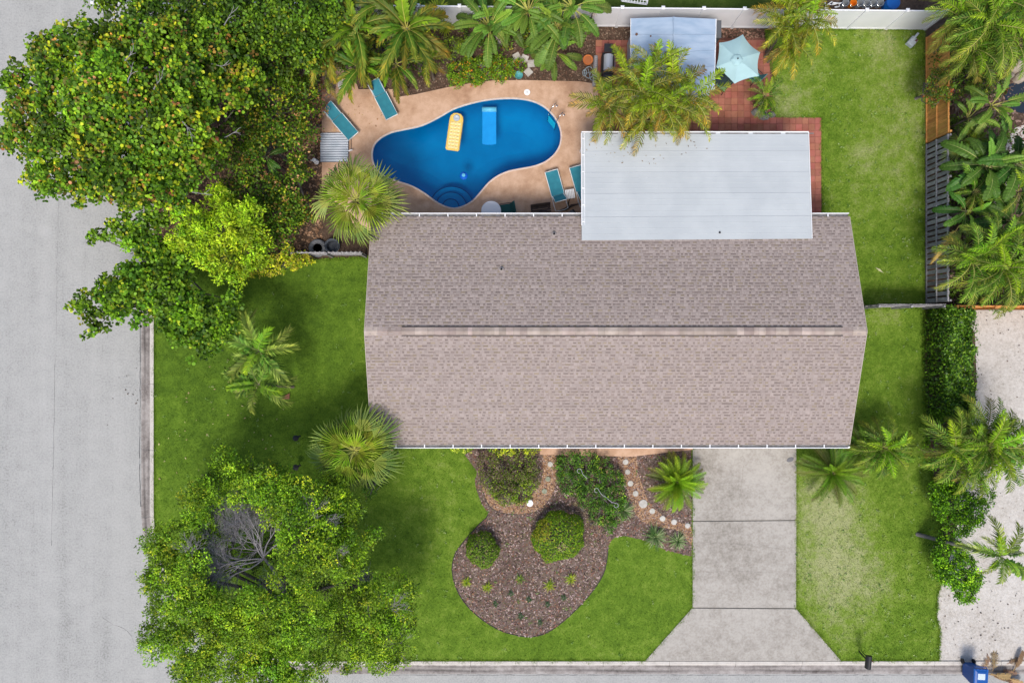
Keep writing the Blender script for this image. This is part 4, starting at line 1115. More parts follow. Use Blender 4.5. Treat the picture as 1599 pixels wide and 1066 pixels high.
# planter with rocks at (1192,170)
for i, (x_, y_, s_, lb) in enumerate([(1180, 176, .26, 'grey rock at the west end of the small palm planting'), (1192, 182, .3, 'largest grey rock in front of the small palm'), (1204, 180, .22, 'grey rock at the lawn corner beside the small palm'), (1188, 160, .2, 'small grey rock behind the small palm planting')]):
    mb = MB(); vs = []; nl = 5; ns = 8; p = G(x_, y_)
    for a_ in range(nl + 1):
        th = math.pi / 2 * a_ / nl
        for k in range(ns): t_ = 2 * math.pi * k / ns; rr = s_ * math.cos(th) * R.uniform(.8, 1.15); vs.append((p.x + rr * math.cos(t_), p.y + rr * .8 * math.sin(t_), s_ * .7 * math.sin(th) + .02))
    fs = [(l * ns + k, l * ns + (k + 1) % ns, (l + 1) * ns + (k + 1) % ns, (l + 1) * ns + k) for l in range(nl) for k in range(ns)]
    tag(mb.add(vs, fs).build('rock', mat('grey_rock%d' % i, (.28, .27, .26), .9, (.16, .15, .14), 6, bump=.5)), lb, 'rock', 'grey rocks around the small palm')
# ------------------------------------------------------------------ front garden objects
st1 = [(859, 724, .13, 'pale round stepping stone nearest the house on the curved gravel path'), (855.5, 747, .13, 'grey mossy stepping stone in the middle of the curved gravel path'), (850, 766, .13, 'grey mossy stepping stone below the middle one on the curved path')]
st2 = [(976.5, 720.5, .14, 'round stepping stone nearest the house on the east gravel path'), (979.5, 736, .13, 'second stepping stone from the house on the east gravel path'), (984, 754, .14, 'third stepping stone from the house on the east gravel path'),
       (992, 769.5, .14, 'fourth stepping stone, just before the large white one'), (1004, 785.5, .21, 'largest white stepping stone at the bend of the east path'), (1018, 797, .14, 'stepping stone just after the large white one'),
       (1034, 808.5, .14, 'stepping stone north of the bigger variegated grass plant'), (1052, 814, .14, 'second stepping stone from the driveway'), (1073, 819.5, .13, 'stepping stone touching the driveway edge')]
mossy = mat('mossy_stone', (.33, .34, .26), .9, (.22, .24, .16), 8, bump=.3); pale2 = mat('pale_round_stone', (.56, .54, .49), .85, (.44, .42, .37), 7, bump=.15, rand=.1)
for lst, gn in ((st1, 'stones on the curved gravel path'), (st2, 'stones on the east gravel path')):
    for (x_, y_, r_, lb) in lst:
        p = G(x_, y_)
        tag(MB().lathe((p.x, p.y, .05), [(r_, 0), (r_, .03), (r_ * .93, .045), (0, .048)], 20).build('stepping_stone', mossy if 'mossy' in lb else pale2), lb, 'stepping stone', gn)
p = G(827, 783)
o = thing('garden_light', 'white round garden light disc on the curved gravel path', 'garden light', (p.x, p.y, .054))
MB().lathe((0, 0, 0), [(.05, 0), (.05, .2), (.155, .22), (.16, .25), (.0, .28)], 22).build('cap', white_paint, o, local=True)
MB().lathe((0, 0, 0), [(.045, 0), (.03, .1), (.03, .2)], 10).build('stem', white_paint, o, local=True)
hook_m = mat('pale_hook_metal', (.5, .5, .52), .5)
for (hx, hy, dx, dy, dbl, lb) in ((911, 736, -14, -14, False, 'white shepherd hook standing in the green bed near the front walk'), (943, 770, -17, -13, True, 'double ended white shepherd hook in the green bed beside the variegated plant')):
    p = P(hx, hy, 0) if not dbl else P(hx - 4, hy - 6, 0); o = thing('shepherd_hook', lb, 'plant hook', (p.x, p.y, 0)); H = 1.75
    d = (P(hx + dx, hy + dy, H) - P(hx, hy, H)); d.z = 0; ln = d.length; d.normalize()
    if not dbl: p2 = P(hx, hy, H) - Vector((p.x, p.y, 0))
    MB().tube([(0, 0, 0), (0, 0, H * .95)], .008, 6).build('pole', hook_m, o, local=True)
    def hook(sg):
        pts = [Vector((0, 0, H * .93)), Vector((0, 0, H)) + d * sg * .12]; c_ = Vector((0, 0, H - .02)) + d * sg * (ln - .06); sd = Vector((-d.y, d.x, 0))
        pts.append(Vector((0, 0, H + .03)) + d * sg * ln * .5)
        for k in range(8): t_ = -math.pi / 2 + k * rad(34); pts.append(c_ + d * sg * .1 * math.cos(t_) + sd * .1 * math.sin(t_) + Vector((0, 0, .02)))
        MB().tube(pts, .0095, 6).build('hook', hook_m, o, local=True)
    hook(1)
    if dbl: hook(-1)
# path lights in west lawn
for (x_, y_, lb) in ((468, 681, 'black topped path light on the lawn, the northern of the pair'), (468, 726, 'black topped path light on the lawn, the southern of the pair')):
    p = G(x_, y_); o = thing('path_light', lb, 'path light', (p.x, p.y, .03), 0, 'black path lights beside the fan palm')
    MB().tube([(0, 0, 0), (0, 0, .55)], .018, 6).build('stake', dark_metal, o, local=True)
    MB().lathe((0, 0, 0), [(.05, .48), (.14, .56), (.145, .59), (0, .64)], 18).build('cap', black_plastic, o, local=True)
    MB().bev((.11, .06, .5), (.2, .09, .05), .01, .4).build('solar_panel', black_plastic, o, local=True)
# mailbox
p = G(1341, 1016); o = thing('mailbox', 'black post mounted mailbox at the kerb right of the driveway', 'mailbox', (p.x, p.y, .03))
q = P(1356, 1033, 1.1) - p
MB().tube([(0, 0, 0), (q.x * .75, q.y * .75, 1.0)], .035, 8).build('post', dark_metal, o, local=True)
MB().tube([(.1, .05, 0), (q.x * .75 + .06, q.y * .75 + .06, 1.0)], .02, 8).build('brace', dark_metal, o, local=True)
vs = []; n = 8; w = .12; L_ = .3
for s_ in (-L_, L_):
    vs += [(-w, s_, 0)] + [(-w * math.cos(math.pi * i / n), s_, .1 + w * math.sin(math.pi * i / n)) for i in range(n + 1)] + [(w, s_, 0)]
m_ = n + 3
m4 = Matrix.Translation((q.x - .0, q.y, 1.0)) @ Matrix.Rotation(rad(-6), 4, 'Z')
MB().add([m4 @ Vector(v) for v in vs], [(i, (i + 1) % m_, m_ + (i + 1) % m_, m_ + i) for i in range(m_)] + [tuple(range(m_ - 1, -1, -1)), tuple(range(m_, 2 * m_))]).build('box', black_plastic, o, local=True, smooth=False)
MB().box(m4 @ Vector((w + .01, .1, .16)), (.01, .05, .14)).build('flag', mat('flag_red', (.3, .03, .03), .5), o, local=True)
# blue wheelie bin
p = G(1504, 1033); o = thing('wheelie_bin', 'blue recycling bin with white label standing in the road', 'bin', (p.x + .12, p.y - .25, .03), rad(-3))
bb = mat('blue_bin_plastic', (.006, .065, .27), .4); bl2 = mat('blue_bin_lid', (.008, .085, .33), .35)
def frust(a0, b0, z0, a1, b1, z1): return [(-a0, -b0, z0), (a0, -b0, z0), (a0, b0, z0), (-a0, b0, z0), (-a1, -b1, z1), (a1, -b1, z1), (a1, b1, z1), (-a1, b1, z1)], [(3, 2, 1, 0), (0, 1, 5, 4), (1, 2, 6, 5), (2, 3, 7, 6), (3, 0, 4, 7), (4, 5, 6, 7)]
MB().add(*frust(.24, .3, .1, .32, .4, 1.0)).build('body', bb, o, local=True)
ld = MB().add(*frust(.34, .43, 1.0, .33, .42, 1.05)).add([(-.28, -.36, 1.05), (.28, -.36, 1.05), (.28, .36, 1.05), (-.28, .36, 1.05), (-.2, -.28, 1.08), (.2, -.28, 1.08), (.2, .28, 1.08), (-.2, .28, 1.08)], [(0, 1, 5, 4), (1, 2, 6, 5), (2, 3, 7, 6), (3, 0, 4, 7), (4, 5, 6, 7)]).build('lid', bl2, o, local=True)
MB().box((.0, .08, 1.083), (.34, .28, .006)).build('label_sticker', mat('label_white', (.6, .68, .75), .6, (.45, .55, .65), 25), ld, local=True)
MB().tube([(-.28, .42, .98), (-.28, .5, .98), (.28, .5, .98), (.28, .42, .98)], .018, 6).build('handle', bb, o, local=True)
for s_ in (-1, 1): MB().tube([(s_ * .24, .36, .12), (s_ * .3, .36, .12)], .12, 14).build('wheel', black_plastic, o, local=True)
for k in range(4): MB().bev((-.24 + k * .16, .4, 1.06), (.05, .05, .05), .01).build('hinge', bl2, o, local=True)
# tyre + dark tub
tm = mat('tyre_rubber', (.12, .125, .135), .85, (.2, .205, .22), 10)
p = G(497, 388); o = thing('tyre', 'old grey black tyre lying flat by the small picket fence', 'tyre', (p.x, p.y, 0))
prof = [(.22 + .11 * (1 - math.cos(t_)), .12 + .1 * math.sin(t_)) for t_ in np.linspace(math.pi * 2, 0, 15)]
MB().lathe((0, 0, 0), prof[:-1] + [prof[0]], 36).build('carcass', tm, o, local=True, smooth=True)
MB().lathe((0, 0, 0), [(.26, .04), (.22, .06), (.22, .1), (.26, .12)], 30).build('bead', dark_metal, o, local=True)
p = G(522, 386); o = thing('dark_tub', 'dark grey tub under the fan palm next to the tyre', 'tub', (p.x, p.y, 0))
MB().lathe((0, 0, 0), [(.25, 0), (.34, .4), (.37, .42), (.34, .43), (.28, .38), (.24, .1), (0, .08)], 22).build('body', mat('dark_tub_plastic', (.06, .07, .085), .6), o, local=True)
MB().tube([(-.36, 0, .4), (-.42, 0, .48), (-.3, 0, .5)], .012, 5).build('handle', dark_metal, o, local=True)
# ------------------------------------------------------------------ north neighbour's things
p = G(991, 1); o = thing('lattice_panel', 'white lattice panel lying on the lawn beyond the fence', 'lattice', (p.x, p.y + .1, .035), rad(-8))
for k in range(9): MB().box((-.55 + k * .14, .06, .03), (.03, .62, .012)).build('slat', frame_white, o, local=True)
for k in range(5): MB().box((0, -.2 + k * .13, .042), (1.2, .03, .012)).build('slat', frame_white, o, local=True)
mb = MB()
for s_ in (-1, 1): mb.box((0, .06 + s_ * .32, .036), (1.3, .04, .03)); mb.box((s_ * .63, .06, .036), (.04, .68, .03))
mb.build('frame', frame_white, o, local=True)
gb = mat('grey_bucket', (.3, .32, .34), .5); ob = mat('orange_bucket', (.8, .25, .02), .5)
bl = [(1321, gb, 'grey bucket left of the orange one beyond the fence'), (1333, ob, 'orange bucket in the row beyond the white fence'), (1344, gb, 'grey bucket right of the orange bucket'), (1354.5, gb, 'grey bucket, middle of the row beyond the fence'),
      (1365, gb, 'grey bucket second from the blue barrel'), (1375.5, gb, 'grey bucket next to the blue barrel')]
for (x_, mm, lb) in bl:
    p = P(x_, 4, .37); o = thing('bucket', lb, 'bucket', (p.x, p.y, 0), 0, 'buckets lined up beyond the white fence')
    MB().lathe((0, 0, 0), [(.12, 0), (.155, .36), (.165, .37), (.145, .37), (.115, .05), (0, .04)], 18).build('body', mm, o, local=True)
    MB().tube([(.16 * math.cos(t_), -.02 - .17 * math.sin(t_) , .35 - .05 * math.sin(t_)) for t_ in np.linspace(0, math.pi, 9)], .005, 4).build('handle', steel, o, local=True)
p = P(1395, 4, .6); o = thing('blue_barrel', 'bright blue open barrel at the end of the bucket row', 'barrel', (p.x, p.y, 0), .4)
MB().lathe((0, 0, 0), [(.26, 0), (.3, .3), (.3, .6), (.31, .62), (.27, .62), (.25, .1), (0, .08)], 26).build('body', mat('blue_barrel_plastic', (.01, .17, .55), .4), o, local=True)
MB().lathe((0, 0, 0), [(.31, .58), (.33, .6), (.31, .63)], 26).build('rim', bl2, o, local=True)
p = P(1300, 6, .3); o = thing('white_hose_pile', 'white tangled pipe pile beyond the fence left of the buckets', 'pipes', (p.x, p.y, 0))
mb = MB()
for k in range(6): mb = MB().tube([(R.uniform(-.5, .5), R.uniform(-.2, .2), R.uniform(.05, .3)) for _ in range(3)], .025, 6); mb.build('pipe', frame_white, o, local=True)
# ------------------------------------------------------------------ east neighbour's boulders etc
bould = [(1578, 104, .55, .42, 'tan boulder behind the palms at the right edge'), (1565, 122, .4, .3, 'lower tan boulder beside the dark pond liner'), (1592, 122, .35, .3, 'tan boulder cut by the right edge of the view')]
def boulder(px, py, rx_, ry_, h, name, mm, lb, cat, grp=None, seed=0):
    r = random.Random(seed); p = G(px, py); ns, nl = 14, 6; vs = []; ph = [r.uniform(0, 6) for _ in range(4)]
    for a_ in range(nl + 1):
        th = math.pi / 2 * a_ / nl
        for k in range(ns):
            t_ = 2 * math.pi * k / ns; w = 1 + .14 * math.sin(2 * t_ + ph[0] + th) + .08 * math.sin(3 * t_ + ph[1]) + r.uniform(-.04, .04)
            cc = math.cos(th) ** .7
            vs.append((p.x + rx_ * cc * w * math.cos(t_), p.y + ry_ * cc * w * math.sin(t_), h * math.sin(th) ** .8 * (1 + .1 * math.sin(t_ + ph[2]))))
    fs = [(l * ns + k, l * ns + (k + 1) % ns, (l + 1) * ns + (k + 1) % ns, (l + 1) * ns + k) for l in range(nl) for k in range(ns)]
    return tag(MB().add(vs, fs).build(name, mm, smooth=True), lb, cat, grp)
for i, (x_, y_, a_, b_, lb) in enumerate(bould): boulder(x_, y_, a_, b_, .4, 'boulder', stone_m, lb, 'boulder', 'tan boulders in the neighbour\'s garden', 30 + i)
S(MB().poly(gpoly([(1568, 140), (1590, 128), (1640, 125), (1650, 170), (1600, 178), (1575, 165)], 3), 0, .03), 'pond', mat('dark_pond_liner', (.02, .03, .045), .3))
S(MB().poly(gpoly([(1585, 200), (1640, 190), (1640, 235), (1600, 232), (1588, 260), (1575, 300), (1572, 330), (1555, 330), (1553, 300), (1565, 262), (1570, 232)], 2), 0, .02), 'garden_path', sand_m)
# fallen palm frond debris near bin is with the plants; fallen leaf on back lawn

# leaves and dirt blown onto the white roof and gutters
rl = scatter_in([tuple(P(x, y, 2.7)[:2]) for x, y in [(912, 212), (1120, 212), (1110, 240), (1000, 262), (912, 250)]], 60)
def cover_z(y): return pz0 + (pz1 - pz0) * (a_y0 - y) / (a_y0 - a_y1)
a_y0, a_y1 = P(908, 208, pz0).y, P(908, 375, pz1).y
mb = MB()
for (x_, y_) in rl:
    l_, an = R.uniform(.02, .07), R.uniform(0, 3.1); z_ = cover_z(y_) + .012; q = Vector((math.cos(an), math.sin(an), 0)) * l_; n_ = Vector((-q.y, q.x, 0)) * .35; c_ = Vector((x_, y_, z_))
    mb.add([c_ - q, c_ - n_, c_ + q, c_ + n_], [(0, 1, 2, 3)], R.choice([(.2, .14, .08), (.3, .22, .1), (.12, .09, .06)]))
tag(mb.build('roof_leaf_litter', chipm, pcover), kind='stuff')

p = G(1233, 717); o = thing('meter_cover', 'dark oval cover plate in the top right corner of the driveway', 'cover plate', (p.x, p.y, .06), .4)
MB().lathe((0, 0, 0), [(.13, 0), (.13, .012), (.11, .018), (0, .018)], 20).build('plate', mat('dark_cast_plate', (.16, .16, .17), .6), o, local=True)
o.scale = (1.4, .8, 1)

# ------------------------------------------------------------------ PLANTS
def gs(c, a): return tuple(max(0, v * a) for v in c)
def gk(c): return (c[0] * 1.32, c[1] * 1.4, c[2] * .6) if c[1] > c[0] * .95 else c
def mixc(a, b, t): return tuple(x * (1 - t) + y * t for x, y in zip(a, b))
def rachis(L, a0, droop, n=12):
    pts = [Vector((0, 0, 0))]; a = a0
    for i in range(n):
        a = a0 - droop * ((i + 1) / n) ** 1.2
        pts.append(pts[-1] + Vector((math.cos(a), 0, math.sin(a))) * (L / n))
    return pts
def pinnate(name, L, a0, droop, npair, ll, lw, col, tipc, vee=.35, hang=.35, sweep=.55, seed=0, mm=None, start=.14, rc=(.35, .36, .1), dead=0.0, rnd=.1, bv=.18):
    r = random.Random(seed); mb = MB(); pts = rachis(L, a0, droop)
    mb.tube(pts, [.022 * L * (1 - i / len(pts) * .85) * .6 for i in range(len(pts))], 4, col=rc, cap=False)
    n = len(pts) - 1
    for k in range(npair):
        t = start + (1 - start) * (k + .5) / npair; f = t * n; i = min(int(f), n - 1); p = pts[i].lerp(pts[i + 1], f - i); d = (pts[i + 1] - pts[i]).normalized()
        upv = Vector((-d.z, 0, d.x)); u = (t - start) / (1 - start)
        prof = math.sin(math.pi * min(1, .14 + u * .86)) ** .6 if u < .98 else .35
        for s_ in (-1, 1):
            l = ll * prof * r.uniform(1 - rnd, 1 + rnd); sw = sweep + .5 * u + r.gauss(0, .05)
            dirv = (d * math.sin(sw) + Vector((0, s_, 0)) * math.cos(sw) + upv * (vee + r.gauss(0, .08))).normalized()
            q1 = p + dirv * l * .5; q2 = p + dirv * l - Vector((0, 0, 1)) * l * hang * r.uniform(.6, 1.3)
            wv = d * lw * .5
            c = mixc(gk(col), gk(tipc), max(0, min(1, (r.random() * .5 + u * .5) ** 2.2 * 1.0 if tipc else 0))); c = gs(c, r.uniform(1 - bv, 1 + bv))
            cd = mixc(c, (.34, .24, .1), dead * r.random())
            nn = Vector((0, 0, lw * .18))
            mb.add([p - wv * .6, p + wv * .6, q1 + wv + nn, q1 - wv - nn * 0, q2], [(0, 1, 2, 3), (3, 2, 4)], cd)
    me = mb.build(name, mm or frondm); m_ = me.data; COL.objects.unlink(me); bpy.data.objects.remove(me); return m_
def palmate(name, pet, Rr, a0, droop, col, tipc, nseg=15, span=rad(125), seed=0, cup=.25):
    r = random.Random(seed); mb = MB(); pts = rachis(pet, a0, droop * .5, 8); col = gk(col)
    mb.tube(pts, [.03, .028, .026, .024, .022, .02, .018, .016, .014], 5, col=(.4, .42, .1), cap=False)
    hub = pts[-1]; d = (pts[-1] - pts[-2]).normalized(); tilt = math.asin(max(-1, min(1, d.z))) - droop * .5
    ax = Vector((math.cos(tilt), 0, math.sin(tilt))); ay = Vector((0, 1, 0)); az = ax.cross(ay)
    if az.z < 0: az = -az
    for k in range(nseg):
        f = k / (nseg - 1); th = (f - .5) * span + r.gauss(0, .02); dth = span / nseg / 2
        l = Rr * (1 - .3 * (abs(f - .5) * 2) ** 1.5) * r.uniform(.9, 1.06)
        def pt(t, rr, h): return hub + (ax * math.cos(t) + ay * math.sin(t)) * rr + az * (cup * rr * abs(math.sin(t / 2)) * .8 + h)
        c = gs(mixc(col, (.4, .4, .08), .3 * r.random() ** 2), r.uniform(.55, 1.4)); cin = mixc(c, (.42, .4, .06), .35)
        m1 = .42 * l; fold = .035 * l; drp = Vector((0, 0, -(droop * .25 + r.uniform(.05, .3)) * l))
        a_, b_, mid = pt(th - dth, m1, -fold * .5), pt(th + dth, m1, -fold * .5), pt(th, m1, fold)
        mb.add([hub, a_, mid, b_], [(0, 1, 2), (0, 2, 3)], cin)
        w2 = dth * .5; q0 = pt(th - w2, l * .74, -fold * .5) + drp * .3; q1 = pt(th, l * .74, fold * .7) + drp * .3; q2 = pt(th + w2, l * .74, -fold * .5) + drp * .3
        tip = pt(th + r.gauss(0, .03), l, 0) + drp
        c2 = gs(mixc(c, gk(tipc), .35), r.uniform(.85, 1.15))
        mb.add([a_, mid, b_, q2, q1, q0], [(0, 1, 4, 5), (1, 2, 3, 4)], c)
        mb.add([q0, q1, q2, tip], [(0, 1, 3), (1, 2, 3)], c2)
    me = mb.build(name, frondm); m_ = me.data; COL.objects.unlink(me); bpy.data.objects.remove(me); return m_
def bladeleaf(name, pet, L, W, a0, droop, col, mid, seed=0, vee=.35, tear=.5, tipc=None):
    r = random.Random(seed); mb = MB(); tot = pet + L; pts = rachis(tot, a0, droop, 14); n = 14
    mb.tube(pts, [.03 * (1 - .8 * i / n) for i in range(n + 1)], 4, col=mid, cap=False)
    NS = 26
    def at(t):
        f = t * n; i = min(int(f), n - 1); return pts[i].lerp(pts[i + 1], f - i), (pts[i + 1] - pts[i]).normalized()
    for s_ in (-1, 1):
        hang = 0
        for k in range(NS):
            u0, u1 = k / NS, (k + 1) / NS; tq = [pet / tot + L / tot * u for u in (u0, u1)]
            w = [W * (math.sin(math.pi * min(1, u * .93 + .07)) ** .55) * (1 if u < .9 else (1 - u) * 10 * .9 + .1) for u in (u0, u1)]
            if r.random() < tear * .5: hang = r.gauss(.05, .22)
            P_ = [at(t) for t in tq]; g = (tq[1] - tq[0]) * .0
            vs = []
            for (p, d), ww in zip(P_, w):
                up = Vector((-d.z, 0, d.x)); o = Vector((0, s_, 0)) * ww * .93 + d * ww * .35
                vs += [p + up * .008, p + o * .55 + up * ww * vee * .55, p + o + up * (ww * vee * .6) - Vector((0, 0, ww * (.18 + hang)))]
            c = gs(gk(col), (1.0 if k % 2 else .8) * r.uniform(.9, 1.1))
            if tipc: c = mixc(c, tipc, max(0, min(1, (u0 - .5) * 2 * r.uniform(.6, 1.2))))
            mb.add(vs, [(0, 3, 4, 1), (1, 4, 5, 2)], c)
    me = mb.build(name, frondm); m_ = me.data; COL.objects.unlink(me); bpy.data.objects.remove(me); return m_

GRN = (.1, .2, .02); YGR = (.24, .34, .02); YEL = (.55, .45, .04); GOLD = (.62, .34, .03); DGR = (.035, .085, .018); BRN = (.3, .19, .09)
GK = (1.25, 1.3, .62)   # overall foliage albedo calibration
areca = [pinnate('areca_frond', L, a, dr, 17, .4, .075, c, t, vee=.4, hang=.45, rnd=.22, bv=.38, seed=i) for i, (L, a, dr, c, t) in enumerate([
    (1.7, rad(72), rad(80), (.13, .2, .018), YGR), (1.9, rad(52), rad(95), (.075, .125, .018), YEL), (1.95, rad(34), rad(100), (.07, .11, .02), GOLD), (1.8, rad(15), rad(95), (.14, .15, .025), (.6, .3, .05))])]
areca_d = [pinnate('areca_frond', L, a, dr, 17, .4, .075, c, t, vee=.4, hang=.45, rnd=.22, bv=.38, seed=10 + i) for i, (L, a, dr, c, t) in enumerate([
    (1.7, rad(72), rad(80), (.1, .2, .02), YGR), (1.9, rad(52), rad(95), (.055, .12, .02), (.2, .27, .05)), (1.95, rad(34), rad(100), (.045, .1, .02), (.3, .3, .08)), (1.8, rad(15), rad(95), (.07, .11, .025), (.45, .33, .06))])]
areca_dead = [pinnate('dry_frond', 1.7, rad(5), rad(110), 20, .4, .03, (.36, .27, .13), (.45, .36, .22), hang=.7, seed=21, dead=.6, rnd=.3)]
xmas = [pinnate('feather_frond', L, a, dr, 19, .42, .085, c, t, vee=.5, bv=.4, hang=.6, sweep=.6, rnd=.2, seed=30 + i, rc=(.2, .25, .07)) for i, (L, a, dr, c, t) in enumerate([
    (1.3, rad(75), rad(90), (.1, .2, .04), YGR), (1.6, rad(45), rad(100), (.06, .13, .03), (.35, .4, .15)), (1.6, rad(22), rad(95), (.05, .11, .025), (.4, .42, .2))])]
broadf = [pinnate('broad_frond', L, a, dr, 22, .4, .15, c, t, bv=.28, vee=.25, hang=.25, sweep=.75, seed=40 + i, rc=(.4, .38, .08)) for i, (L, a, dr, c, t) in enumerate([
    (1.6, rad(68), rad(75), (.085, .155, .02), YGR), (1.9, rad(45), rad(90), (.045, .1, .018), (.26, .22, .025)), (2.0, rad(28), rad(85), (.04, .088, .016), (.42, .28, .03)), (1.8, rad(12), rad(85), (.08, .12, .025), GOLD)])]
sago = [pinnate('sago_frond', L, a, dr, 60, .26, .017, c, t, vee=.5, hang=.1, sweep=.5, seed=50 + i, start=.08, rc=(.2, .26, .04)) for i, (L, a, dr, c, t) in enumerate([
    (1.0, rad(70), rad(60), (.17, .3, .03), YGR), (1.3, rad(42), rad(70), (.11, .22, .025), YGR), (1.35, rad(20), rad(55), (.08, .15, .025), (.25, .18, .04))])]
sago_d = [pinnate('sago_frond', L, a, dr, 56, .28, .018, c, t, vee=.5, hang=.1, sweep=.5, seed=55 + i, start=.08, rc=(.2, .22, .05)) for i, (L, a, dr, c, t) in enumerate([
    (1.1, rad(66), rad(50), (.14, .24, .03), GRN), (1.5, rad(38), rad(60), (.07, .14, .03), GRN), (1.6, rad(16), rad(50), (.07, .1, .035), (.16, .12, .05))])]
fan = [palmate('fan_frond', p, r_, a, dr, c, (.42, .48, .2), seed=60 + i) for i, (p, r_, a, dr, c) in enumerate([
    (.25, .8, rad(62), rad(30), (.17, .28, .025)), (.55, .95, rad(42), rad(45), (.15, .24, .04)), (.8, 1.05, rad(24), rad(50), (.17, .225, .13)), (.9, 1.0, rad(8), rad(55), (.19, .235, .17))])]
strel = [bladeleaf('paddle_leaf', .6, L, W, a, dr, c, (.5, .5, .12), seed=70 + i, vee=v, tear=1.7) for i, (L, W, a, dr, c, v) in enumerate([
    (1.0, .17, rad(76), rad(45), (.15, .24, .06), .9), (1.25, .2, rad(56), rad(70), (.1, .18, .045), .6), (1.3, .22, rad(36), rad(78), (.07, .14, .04), .35), (1.2, .22, rad(18), rad(85), (.13, .19, .08), .25)])]
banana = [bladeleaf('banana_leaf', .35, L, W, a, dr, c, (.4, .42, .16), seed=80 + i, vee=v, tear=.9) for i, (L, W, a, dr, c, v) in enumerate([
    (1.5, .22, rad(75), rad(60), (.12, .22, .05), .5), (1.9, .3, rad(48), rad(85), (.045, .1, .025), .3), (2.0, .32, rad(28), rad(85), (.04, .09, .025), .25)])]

def palm(name, label, cat, px, py, z, fr, counts, sc=1.0, lean=(0, 0), trunk_r=.09, group=None, a_off=0.0, dead=0, stems=None, seed=0, part='frond', tm=None, zj=.25):
    """crown centre seen at px,py at height z. counts: fronds per variant. stems: list of (dx,dy,z,scale) crowns"""
    r = random.Random(seed * 77 + int(px * 3 + py)); c = P(px, py, z)
    base = Vector((c.x + lean[0], c.y + lean[1], 0))
    o = thing(name, label, cat, base, 0, group)
    for si, (dx, dy, dz, ss) in enumerate(stems or [(0, 0, 0, 1)]):
        top = Vector((-lean[0] + dx, -lean[1] + dy, z + dz)); b = Vector((dx * .35, dy * .35, 0))
        pts = [b.lerp(top, t) + Vector((0, 0, 0)) + Vector((dx, dy, 0)) * (-.12 * math.sin(math.pi * t)) for t in np.linspace(0, 1, 7)]
        if z + dz > .35: MB().tube(pts, [trunk_r * (1.25 - .5 * t) for t in np.linspace(0, 1, 7)], 8).build('trunk', tm or palm_trunk, o, local=True, smooth=True)
        k = 0; off = r.uniform(0, 6.28) + a_off
        for vi, n in enumerate(counts):
            for j in range(n):
                az = off + k * 2.39996 + r.gauss(0, .12 if fr is fan else .3); k += 1
                s_ = sc * ss * (r.uniform(.9, 1.08) if cat == 'sago palm' or fr is fan else r.uniform(.68, 1.14))
                link(part, fr[vi].name and fr[vi], o, tuple(top + Vector((math.cos(az) * .05, math.sin(az) * .05, r.uniform(-.05, .05)))), (r.gauss(0, .18), r.gauss(0, .1), az), (s_, s_, s_))
        for j in range(dead):
            az = r.uniform(0, 6.28); link('dry_frond', areca_dead[0], o, tuple(top - Vector((0, 0, .15))), (r.gauss(0, .3), 0, az), (sc * ss * .9,) * 3)
    return o

# fan palms
palm('fan_palm', 'large fan palm at the northwest corner of the house roof', 'palm tree', 556, 312, 3.9, fan, (5, 8, 9, 3), 1.2, trunk_r=.16, group='fan palms')
palm('fan_palm', 'large fan palm on the lawn at the southwest corner of the house roof', 'palm tree', 553, 703, 3.7, fan, (5, 8, 9, 3), 1.2, trunk_r=.16, group='fan palms', a_off=1)
# feather palms on the west lawn
palm('feather_palm', 'young feather leaved palm on the west lawn, the northern of the two', 'palm tree', 405, 548, 3.2, xmas, (2, 5, 4), 1.25, lean=(.15, .1), trunk_r=.07)
palm('feather_palm', 'young feather leaved palm on the west lawn, the southern of the two', 'palm tree', 404, 600, 2.9, xmas, (2, 4, 5), 1.2, lean=(.6, -.3), trunk_r=.06)
# sagos
palm('sago_palm', 'bright green sago palm in the mulch beside the driveway', 'sago palm', 1057, 752, .7, sago, (12, 22, 22), 1.05, trunk_r=.16)
palm('sago_palm', 'olive green sago palm on the lawn right of the driveway top', 'sago palm', 1300, 738, .7, sago_d, (8, 14, 16), 1.1, trunk_r=.15)
palm('sago_palm', 'sago palm at the southeast corner of the house by the downspout', 'sago palm', 1379, 699, 1.6, [areca_d[0], areca_d[1], areca_d[2]], (7, 11, 11), .88, trunk_r=.1)
palm('sago_palm', 'small dark sago palm touching the gutter end of the house', 'sago palm', 1346, 700, .9, sago_d, (5, 9, 9), .85, trunk_r=.1)
# areca clumps
palm('areca_palm', 'big clump of yellow green areca palms overhanging the shed and the white patio cover', 'palm tree', 1012, 150, 3.6, areca, (3, 5, 5, 2), .98, trunk_r=.05, dead=2,
     stems=[(-1.75, -.45, .1, .95), (-.9, .9, 0, .9), (.15, .95, .5, .95), (.9, .4, .2, 1), (1.75, -.15, .3, 1.), (-.4, -.1, .7, 1.05), (.5, -.55, .5, 1), (-1.2, -.2, -.4, .8), (1.6, -.75, -.3, .85), (-.1, -1.0, -.1, .85)])
palm('areca_palm', 'areca palm clump with orange lower fronds against the white fence east of the umbrella', 'palm tree', 1238, 48, 3.0, areca, (4, 6, 5, 4), .92, trunk_r=.05,
     stems=[(-.4, .2, .2, 1), (.6, .35, .3, 1), (0, -.5, -.2, .9), (-.2, .9, .2, .9)])
palm('areca_palm', 'small young palm among grey rocks east of the umbrella', 'palm tree', 1194, 150, 1.4, areca_d, (5, 8, 6, 0), .6, trunk_r=.05)
palm('areca_palm', 'dense dark areca clump in the top right corner beyond the cedar fence', 'palm tree', 1545, 45, 3.6, areca_d, (5, 8, 8, 4), 1.08, trunk_r=.06,
     stems=[(-1.3, .5, 0, 1), (-.3, 0, .4, 1.05), (.9, .5, .2, 1), (.2, 1.1, .3, 1), (-.6, -.7, -.3, .9), (1.3, -.5, -.2, .9)])
